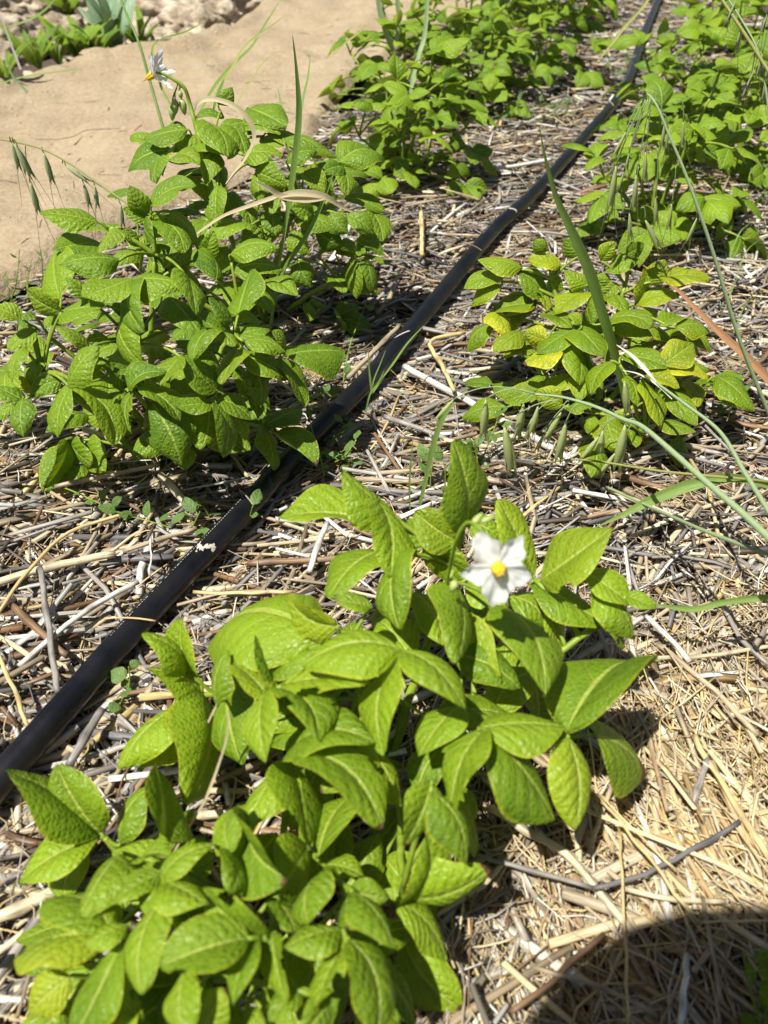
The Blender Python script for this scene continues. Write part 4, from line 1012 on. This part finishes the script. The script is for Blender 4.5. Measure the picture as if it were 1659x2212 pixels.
# dry leaves
DR = 'dry straw coloured grass leaves caught in the plants'
def dry(label, pts, wpx, mt='dry', tw=0.6):
    v = [K(p) for p in pts]; wd_ = [w_*.85*depth(v[min(int(i/(len(wpx)-1)*(len(v)-1)+.5), len(v)-1)])/FPX for i, w_ in enumerate(wpx)]
    g = Geo(); g.add(*blade_geo(v, wd_, None, 0.35, twist=tw, n=36)); tag(g.build('dry_grass_leaf', M[mt]), label, 'dry grass leaf', DR)
dry('dry leaf looping in an arch over the top of the tall plant', yy([(421,245),(428,225),(445,215),(475,217),(510,232),(540,262),(550,300),(530,345),(505,375),(488,398)], .93, .90), [6,12,14,12,14,14,13,11,9,5])
dry('long dry ribbon lying level through the tall plant', yy([(425,505),(480,468),(540,445),(600,425),(650,418),(700,425),(740,448),(775,462)], .86, .95), [5,8,11,12,20,18,9,5], tw=.2)
dry('short dry ribbon crossing the level one in the tall plant', yy([(550,392),(580,408),(610,425),(660,432),(700,430)], .88, .92), [4,14,17,16,5], tw=.3)
dry('dry stem leaning over the near plant left leaves', yy([(507,1451),(490,1488),(465,1530),(435,1590),(402,1652)], .33, .31), [8,6,6,6,7], tw=.1)
dry('long dry stem crossing the low plant leaves', yy([(495,1540),(488,1600),(470,1659),(455,1700),(436,1742),(380,1834),(325,1934)], .28, .235), [5,6,7,8,7,6,7], tw=.1)

# ------------------------------------------------------------------ wild oats
def spikelet_at(root, a, b, m, awn=1.0, fat=0.17, seed=0):
    """a = top (pedicel), b = lower tip"""
    rr = random.Random(seed); d = b-a; L = d.length; dn = d.normalized()
    sd = dn.cross((Vector((0, 0, CAM_H))-a).normalized()).normalized(); nn = sd.cross(dn)
    g = Geo()
    prof = [(0, .12), (.08, .45), (.25, .85), (.42, 1), (.6, .85), (.8, .45), (1, .06)]
    for s_, k, sp_ in ((-1, 1.0, .05), (1, .94, .05), (0, .82, 0)):
        pts = [a + dn*(L*t*k) + sd*(s_*L*sp_*(t**1.3)) + nn*(0.002*s_) for t, _ in prof]
        g.add(*tube(pts, [L*fat*.5*w_*.8 for _, w_ in prof], 8, True, 1, rr.random()))
    o = g.build('spikelet', M[m], root)
    if awn:
        ag = Geo()
        for s_ in (-1, 1):
            p0 = a + dn*L*.5 + sd*(s_*L*.05); p1 = a + dn*L*(1.05) + sd*(s_*L*.08); p2 = a + dn*L*(1.05+.75*awn) + sd*(s_*L*(.12+.2*rr.random()))
            ag.add(*tube([bez(p0, p1, p2, i/8) for i in range(9)], [0.00045*(1-.6*i/8) for i in range(9)], 4))
        ORG[o] = ORG[root]; ag.build('awn', M['awn'], o)
def oat(label, culm, nodes, Yb, m='spikelet', awn=1.0, fat=.17, cm='blade_blue', seed=0, conv=None, extra=()):
    """culm: (pts, widths); nodes: list of (attach px, top px, tip px, Y)"""
    f = K(culm[0][-1]); root = empty('wild_oat', (f.x, f.y, -0.01)); tag(root, label, 'wild oat', 'wild oats with hanging spikelets')
    c = catmull([K(p) for p in culm[0]], 40); g = Geo(); w0, w1 = culm[1]
    g.add(*tube(c, [(w0+(w1-w0)*i/40)*depth(p)/FPX/2 for i, p in enumerate(c)], 9)); g.build('stem', M[cm], root)
    for k, (at_, top, tip, Y) in enumerate(nodes):
        A = PY(at_[0], at_[1], Y); T_ = PY(top[0], top[1], Y); Bp = PY(tip[0], tip[1], Y)
        mid = A.lerp(T_, .6) + Vector((0, 0, .012)) + Vector((0, 0, abs(T_.x-A.x)*.15))
        pg = Geo(); pg.add(*tube([bez(A, mid, T_, i/10) for i in range(11)], 0.0006, 4)); pg.build('pedicel', M[cm], root)
        spikelet_at(root, T_, Bp, m, awn, fat, seed*50+k)
    for pts, wpx, mm in extra:
        v = [K(p) for p in pts]; wd_ = [w_*depth(v[0])/FPX for w_ in wpx]
        g = Geo(); g.add(*blade_geo(v, wd_, None, .4)); g.build('leaf_blade', M[mm], root)
    return root
def c11(x, y): return (829.5+x*.5, 553+y*.5)
def c10(x, y): return (829.5+x*.5, y*.5)
def c00(x, y): return (x*.5, y*.5)
sp1 = [((300,620),(215,725)),((440,620),(428,800)),((603,640),(570,810)),((665,650),(632,790)),((520,740),(562,960)),((765,675),(690,815)),((785,720),(748,905)),((928,780),(838,905)),((945,752),(908,965)),((1042,730),(1000,950)),((1038,545),(1055,700)),((640,700),(612,800)),((1000,850),(925,960)),((690,770),(655,850))]
atts = [(650,598),(660,600),(700,605),(720,610),(760,622),(800,630),(840,640),(1000,690),(1020,700),(1090,720),(1060,650),(760,622),(1080,720),(800,640)]
oat('bent oat stalk in the middle right with pale green spikelets hanging in a row', (hh([(1155,852),(1215,858),(1290,880),(1345,905),(1385,920),(1440,965),(1530,1045),(1600,1105),(1680,1180)], .14, .18), (4, 17)),
    [(c11(*a), c11(*t), c11(*b), .64+.01*(k % 3)) for k, (a, (t, b)) in enumerate(zip(atts, sp1))], .66, 'spikelet', 1.0, .165, seed=1)
sp2 = [((1045,570),(985,695)),((1058,660),(1045,745)),((1130,655),(1127,805)),((1003,715),(973,935)),((1090,755),(1080,925)),((1210,540),(1200,655)),((1293,525),(1290,655)),((1060,920),(1065,1050)),((1173,850),(1176,985)),((1243,880),(1228,1005)),((1128,950),(1200,1095)),((1352,940),(1305,1065)),((1035,740),(1015,830)),((1225,560),(1222,660))]
at2 = [(1115,440),(1130,430),(1150,420),(1120,440),(1150,425),(1160,430),(1270,430),(1100,720),(1180,640),(1260,720),(1110,900),(1320,780),(1140,430),(1190,500)]
oat('oat stalk drooping in front of the right hand potato plant', (yy([c10(1110,455), c10(1130,420), c10(1145,412), c10(1180,460), c10(1230,580), c10(1290,720), c10(1350,880), (1545,560), (1600,740), (1672,920)], .84, .74), (3, 9)),
    [(c10(*a), c10(*t), c10(*b), .84) for a, (t, b) in zip(at2, sp2)], .84, 'spikelet', .7, .13, seed=2)
sp3 = [((1520,0),(1478,112)),((1545,110),(1518,235)),((1600,300),(1560,400)),((1635,230),(1610,350)),((1650,340),(1635,450)),((1585,330),(1545,440)),((1655,60),(1630,150)),((1620,170),(1590,260))]
oat('oat stalk in the top right corner with grey green spikelets', (yy([(1560,-20),(1600,40),(1640,120),(1662,250),(1680,420)], 1.0, .9), (3, 6)),
    [(c10(t[0]+15, t[1]-90), c10(*t), c10(*b), .98) for t, b in sp3], .98, 'spikelet_dull', .8, .13, seed=3)
sp4 = [((50,618),(88,745)),((62,622),(150,782)),((188,660),(232,805)),((285,718),(395,792)),((360,790),(392,905)),((408,800),(424,905)),((130,790),(172,935)),((520,882),(532,985)),((78,640),(120,760))]
at4 = [(45,610),(55,612),(185,655),(270,705),(330,745),(400,785),(110,625),(500,860),(60,614)]
oat('oat stalk arching over the sandy path at the left edge', (yy([c00(-60,598), c00(30,607), c00(170,640), c00(290,700), c00(400,775), c00(500,845), c00(600,920), c00(660,1000)], .96, .86), (3, 5)),
    [(c00(*a), c00(*t), c00(*b), .93) for a, (t, b) in zip(at4, sp4)], .93, 'spikelet_dull', 1.5, .20, 'blade_yellow', seed=4)

# ------------------------------------------------------------------ small weeds
def weed(name, label, stems, nleaf, size, m='leaf_weed', seed=0, cat='weed', group='small weeds creeping in the straw', wr=.3):
    rr = random.Random(seed); f = K(stems[0][0]); root = empty(name, (f.x, f.y, 0)); tag(root, label, cat, group)
    for pts in stems:
        sg = Geo(); c = catmull([K(p) for p in pts], 24); sg.add(*tube(c, [0.0009*(1.2-.6*i/24) for i in range(25)], 5))
        for i in range(nleaf):
            p = c[min(24, int((i+.6)/nleaf*24))]; th = rr.uniform(0, 6.28); L = size*.8*rr.uniform(.5, 1.2)
            d = Vector((math.cos(th), math.sin(th), rr.uniform(-.1, .9))).normalized()
            N0 = Vector((rr.uniform(-.5, .5), rr.uniform(-.8, .2), .8)).normalized()
            V, F, UV, TT = leaf_geo(p + d*L*.25, p + d*L*1.2, L*wr, N0, 6, 8, .05, .3, .3, rr, .3)
            g = Geo(); g.add(V, F, UV, TT); g.build('leaf', M[m], root); sg.add(*tube([p, p+d*L*.27], .0005, 4))
        sg.build('stem', M['stem'], root)
weed('bindweed', 'creeping bindweed stem in the straw below the left plant', [hh([(105,1045),(150,1058),(210,1085),(265,1110),(320,1125),(370,1140)], .01, .02)], 13, .021, seed=1, cat='bindweed')
weed('bindweed', 'bindweed sprouts touching the left flank of the pipe', [hh([(405,1150),(420,1130),(432,1105)], .0, .03), hh([(455,1120),(440,1095),(425,1085)], .0, .03), hh([(530,1140),(540,1115),(545,1095)], .0, .03)], 3, .024, seed=2, cat='bindweed')
weed('bindweed', 'grey green weed climbing beside the pipe between the left plant and the pipe', [hh([(700,1028),(690,980),(672,920),(665,870)], .0, .06), hh([(665,870),(700,850),(720,860)], .02, .04), hh([(735,870),(755,750),(785,670),(800,620)], .0, .06)], 9, .019, seed=3)
weed('bindweed', 'low leafy weed right of the pipe behind the near plant', [hh([(705,960),(730,940),(745,915)], .0, .04), hh([(720,1000),(745,985),(770,950)], .0, .03), hh([(760,1010),(735,975)], .0, .03)], 6, .020, seed=4)
weed('bindweed', 'upright small weed under the first hanging oat spikelets', [hh([(1035,1020),(1050,970),(1070,920),(1085,875)], .0, .07), hh([(1040,1040),(1030,990),(1025,950)], .0, .05)], 9, .018, seed=5)
weed('bindweed', 'pale broad leaved weed behind the flowering plant', [hh([(955,1080),(962,1040),(960,1000)], .0, .05), hh([(985,1070),(1005,1050),(1020,1030)], .0, .04), hh([(930,1080),(930,1040),(935,1000)], .0, .05)], 4, .026, seed=6)
weed('bindweed', 'round leaved seedling beside the pipe, left of the near plant', [hh([(275,1500),(280,1470),(278,1440)], .0, .03), hh([(262,1520),(268,1500),(265,1490)], .0, .015)], 3, .020, seed=7, wr=.45)
weed('weed', 'feathery weed at the near edge of the sandy path, left edge', [hh([(20,660),(35,610),(42,540)], .0, .09), hh([(80,650),(92,600),(88,540)], .0, .09), hh([(10,655),(20,630),(5,600)], .0, .04), hh([(60,655),(60,610),(66,570)], .0, .05)], 10, .014, seed=8, wr=.16)
weed('weed', 'fine grey green weed tuft in the gap left of the far pipe', [hh([(1120+dx, 250+dy), (1128+dx, 235+dy), (1130+dx*1.2, 215+dy)], .0, .05) for dx, dy in ((-30,10),(-10,0),(10,12),(30,5),(50,15),(70,0),(-50,20),(90,10))], 6, .03, seed=9, wr=.16)
weed('weed', 'fine weed tuft hugging the far end of the pipe', [hh([(1400+dx, 170+dy), (1405+dx, 150+dy), (1410+dx*1.1, 130+dy)], .0, .05) for dx, dy in ((-80,10),(-50,-20),(10,-10),(30,5),(50,-15),(45,30),(-90,-20))], 6, .034, seed=10, wr=.16)
weed('weed', 'bright green seedling in the shadow at the bottom right corner', [hh([(1650,2240),(1630,2170),(1615,2110),(1605,2050)], .0, .05), hh([(1650,2240),(1655,2190),(1662,2160)], .0, .04)], 5, .026, 'leaf_mid', seed=11)
weed('weed', 'thin weed in the straw below the oat stalk, right side', [hh([(1500,800),(1540,830),(1590,850)], .0, .03), hh([(1540,900),(1570,880),(1600,850)], .0, .03)], 6, .022, seed=12, wr=.2)
weed('weed', 'sparse weed at the right edge beside the far plants', [hh([(1600,420),(1620,390),(1650,350)], .0, .08), hh([(1620,460),(1640,430),(1660,400)], .0, .06), hh([(1580,470),(1590,440),(1610,420)], .0, .06)], 7, .026, seed=13, wr=.2)

# ------------------------------------------------------------------ stony bank beyond the cloth
def rock(label, px, size, squash, seed, h=0.0):
    import bmesh
    bm = bmesh.new(); bmesh.ops.create_icosphere(bm, subdivisions=5, radius=1.0); c = P(px[0], px[1], h)
    sz = size*depth(c)/FPX/2; V = []
    off = Vector((seed*3.1, seed*1.7, 0))
    for v in bm.verts:
        n = v.co.normalized(); d = 1 + .30*mnoise.noise(n*1.4+off) + .16*mnoise.noise(n*3.2+off) + .07*mnoise.noise(n*8+off) + .03*mnoise.noise(n*20+off)
        d -= .10*max(0, mnoise.noise(n*5-off))
        V.append((c.x + n.x*d*sz, c.y + n.y*d*sz*.9, c.z + n.z*d*sz*squash))
    F = [tuple(q.index for q in f.verts) for f in bm.faces]; bm.free()
    tag(mesh('rock', V, F, M['rock']), label, 'rock', 'pale stones on the bank beyond the sandy path')
for a in [('grey white stone at the far left behind the weeds', (25, 100), 150, .75, 1), ('large pale stone in the middle of the bank', (325, 35), 250, .55, 2), ('big cream stone right of the thistle', (410, 62), 150, .6, 3),
          ('dark shaded stone at the path rim', (462, 42), 105, .7, 4), ('pale stone at the top edge near the sandy path', (520, 4), 150, .6, 5), ('small cream stone beside the thistle', (135, 75), 110, .7, 6),
          ('stone at the top left edge', (60, 10), 150, .6, 7), ('low stone against the rim behind the flower', (350, 92), 100, .5, 8), ('pale stone at the top behind the thistle', (190, -10), 170, .6, 9),
          ('farthest stone at the top of the bank', (420, -40), 260, .5, 10), ('stone at the left edge of the bank', (-60, 60), 150, .7, 11), ('far stone above the path rim', (600, -60), 220, .5, 12)]: rock(*a)
def rubble():
    rr = random.Random(8); V = []; F = []
    import bmesh
    bm = bmesh.new(); bmesh.ops.create_icosphere(bm, subdivisions=2, radius=1.0)
    base = [v.co.copy() for v in bm.verts]; fc_ = [tuple(q.index for q in f.verts) for f in bm.faces]; bm.free()
    for _ in range(330):
        px = rr.uniform(-200, 760); c = P(px, rr.uniform(-120, 200), -.015)
        if side_of_edge(np.array([c.x]), np.array([c.y]))[0] > 0: continue
        # only beyond the far rim of the cloth
        rim = np.interp(px, [-520, 0, 150, 345, 420, 520, 620, 760], [330, 182, 140, 108, 92, 38, -12, -60])
        if proj(Vector((c.x, c.y, 0)))[1] > rim - 6: continue
        s = rr.uniform(.006, .035); k = len(V); o = Vector((rr.uniform(0, 90), 0, 0))
        for b in base:
            d = 1 + .45*mnoise.noise(b*1.5+o); V.append((c.x+b.x*s*d, c.y+b.y*s*d, c.z+b.z*s*d*.8))
        F += [tuple(i+k for i in f) for f in fc_]
    tag(mesh('gravel', V, F, M['rock']), 'loose stony rubble between the pale stones', 'gravel', None, 'stuff')
rubble()
def rosette(label, px, n, L, wr, m, seed, lobes=0, cat='weed', up=.9, name='weed'):
    rr = random.Random(seed); c = P(px[0], px[1], .0); root = empty(name, c); tag(root, label, cat, 'weeds on the bank beyond the sandy path')
    for i in range(n):
        th = i/n*6.283 + rr.uniform(-.3, .3); l = L*rr.uniform(.7, 1.15); d = Vector((math.cos(th)*.6, math.sin(th)*.6, up*rr.uniform(.7, 1.2))).normalized()
        B = c + Vector((math.cos(th), math.sin(th), 0))*.004; T = B + d*l
        N0 = Vector((-d.x*.6, -.5-d.y*.6, .7)).normalized()
        V, F, UV, TT = leaf_geo(B, T, l*wr*.8*rr.uniform(.8, 1.2), N0, 10, 20, .15, .4, .3, rr, .4, 1.8 if lobes else 1, lobes=lobes, tipdroop=.1, shape=.12)
        g = Geo(); g.add(V, F, UV, TT); g.build('leaf', M[m], root)
rosette('blue green thistle with toothed leaves among the stones', (255, 118), 9, .22, .13, 'leaf_blue', 1, 4, 'thistle', 1.3, 'thistle')
rosette('narrow leaved green weed at the path rim, left of the thistle', (175, 132), 11, .15, .11, 'leaf_mid', 2)
rosette('small light green rosette at the rim near the left edge', (88, 150), 9, .13, .10, 'leaf_mid', 3)
rosette('dark green weed right beside the thistle', (305, 112), 8, .13, .13, 'leaf_mid', 4)
rosette('leafy weed on the rim between the two rosettes', (130, 140), 9, .12, .12, 'leaf_mid', 5)
rosette('light weed at the left edge of the path rim', (15, 190), 9, .13, .10, 'leaf_yellow', 6)
rosette('yellow green weed clump at the top left between stones', (150, 30), 14, .14, .18, 'leaf_yellow', 7, 1, up=.5)
rosette('green tuft at the top where the path meets the bank', (560, 4), 9, .13, .14, 'leaf_mid', 8)
rosette('low bushy weed behind the rosettes', (215, 130), 10, .14, .14, 'leaf_mid', 9)
grass('grass', 'long drooping grass blades over the stones at the left edge', [(yy([(130,-20),(100,20),(60,45),(10,60)], 2.2, 2.2), [2,6,6,2], 'blade'), (yy([(180,150),(60,165),(-10,185)], 1.9, 1.9), [2,4,4], 'blade'), (yy([(10,100),(25,160),(60,200)], 1.8, 1.8), [1,5,6], 'blade_blue'),
   (yy([(0,30),(22,90),(45,150)], 1.85, 1.85), [2,5,6], 'white_sheath')], GR)
grass('grass', 'bent grass stem standing on the rim behind the flower', [(yy([(445,45),(400,70),(350,85),(330,105),(335,140),(350,190),(372,232)], 1.5, 1.25), [1,5,5,6,7,6,5], 'blade')], GR)

# ------------------------------------------------------------------ the photographer, whose hat shades the near right corner
def photographer():
    root = empty('person', (0.0, -0.58, -0.03)); tag(root, 'crouching person in a dark shirt and wide straw hat holding a phone, behind the viewpoint', 'person')
    skin = simple('skin', (0.42, 0.25, 0.16), (0.48, 0.29, 0.19), .5); shirt = simple('shirt', (0.03, 0.05, 0.09), (0.05, 0.07, 0.12), .85)
    hat = simple('hat_straw', (0.45, 0.34, 0.18), (0.55, 0.43, 0.25), .8)
    def body(name, J, E, m, par):
        me = bpy.data.meshes.new(name); me.from_pydata([Vector(j[0])-ORG[root] for j in J], E, []); o = bpy.data.objects.new(name, me); C.objects.link(o); o.parent = par
        sk = o.modifiers.new('skin', 'SKIN'); sk.use_smooth_shade = True; su = o.modifiers.new('sub', 'SUBSURF'); su.levels = 2; su.render_levels = 2
        for k, j in enumerate(J):
            v = me.skin_vertices[0].data[k]; v.radius = (j[1], j[1]); v.use_root = (k == 0)
        me.materials.append(m); ORG[o] = ORG[root]; return o
    J = [((.0,-.62,.16),.13),((.0,-.58,.32),.12),((.0,-.44,.50),.13),((.01,-.32,.62),.055),((.015,-.25,.69),.075),((.02,-.21,.77),.085),
         ((-.18,-.40,.52),.05),((-.26,-.26,.38),.04),((-.13,-.09,.48),.028),((.18,-.40,.52),.05),((.26,-.26,.38),.04),((.13,-.09,.48),.028),
         ((-.12,-.58,.14),.08),((-.22,-.28,.26),.07),((-.22,-.50,.02),.045),((.12,-.58,.14),.08),((.22,-.28,.26),.07),((.22,-.50,.02),.045),
         ((-.06,-.04,.53),.022),((.06,-.04,.53),.022)]
    E = [(0,1),(1,2),(2,3),(3,4),(4,5),(2,6),(6,7),(7,8),(2,9),(9,10),(10,11),(0,12),(12,13),(13,14),(0,15),(15,16),(16,17),(8,18),(11,19)]
    b = body('body', J, E, skin, root)
    J2 = [((.0,-.62,.17),.15),((.0,-.58,.33),.142),((.0,-.44,.50),.148),((.005,-.375,.565),.10),((-.17,-.40,.52),.068),((-.22,-.33,.44),.062),((.17,-.40,.52),.068),((.22,-.33,.44),.062)]
    body('shirt', J2, [(0,1),(1,2),(2,3),(2,4),(4,5),(2,6),(6,7)], shirt, root)
    J3 = [((.0,-.64,.14),.10),((-.13,-.58,.15),.085),((-.22,-.28,.26),.083),((-.22,-.46,.07),.06),((.13,-.58,.15),.085),((.22,-.28,.26),.083),((.22,-.46,.07),.06)]
    body('trousers', J3, [(0,1),(1,2),(2,3),(0,4),(4,5),(5,6)], simple('trousers', (0.10, 0.09, 0.07), (0.15, 0.13, 0.10), .9), root)
    g = Geo(); V = []; F = []; na = 48; hc = Vector((-.014, -.213, .80)); prof = [(.005,.11),(.06,.105),(.095,.07),(.102,.01),(.15,.0),(.195,-.012),(.21,-.02)]
    for r, z in prof:
        for k in range(na):
            a = 6.2832*k/na; V.append(hc + Vector((r*math.cos(a), r*math.sin(a), z + (r > .12)*.008*math.sin(3*a))))
    for i in range(len(prof)-1):
        for k in range(na): k2 = (k+1) % na; F.append((i*na+k, i*na+k2, (i+1)*na+k2, (i+1)*na+k))
    g.add(V, F, [(0, 0)]*len(V)); g.build('hat', hat, root)
photographer()
def phone():
    f = Vector((0, cp, -sp)); u = Vector((0, sp, cp)); rt = Vector((1, 0, 0)); c = Vector((0, 0, CAM_H)) - f*0.014 - u*0.07
    root = empty('phone', c); tag(root, 'dark phone held upright in both hands of the crouching person', 'phone')
    def slab(name, c, hx, hy, hz, rad, m):
        V = []; F = []; ring = []
        for k in range(4):
            sx, sy = ((1,1),(-1,1),(-1,-1),(1,-1))[k]
            for q in range(6):
                a = math.pi/2*(k + q/5); ring.append((sx*(hx-rad)+rad*math.cos(a), sy*(hy-rad)+rad*math.sin(a)))
        for z, e in ((-hz, .92), (-hz*.6, 1), (hz*.6, 1), (hz, .92)):
            V += [c + rt*(x*(1-(1-e)*.2)) + u*(y*(1-(1-e)*.2)) + f*z for x, y in ring]
        n = len(ring)
        for i in range(3):
            for k in range(n): F.append((i*n+k, i*n+(k+1) % n, (i+1)*n+(k+1) % n, (i+1)*n+k))
        F += [tuple(range(n-1, -1, -1)), tuple(range(3*n, 4*n))]
        g = Geo(); g.add(V, F, [(0, 0)]*len(V)); return g.build(name, m, root)
    slab('phone_body', c, .057, .115, .006, .012, M['pipe']); slab('camera_module', c + u*.075 + rt*.0 + f*.007, .022, .03, .0015, .006, M['pipe'])
    slab('screen', c - f*.0068, .052, .108, .0006, .008, simple('screen_glass', (.02,.02,.025), (.03,.03,.035), .1))
phone()
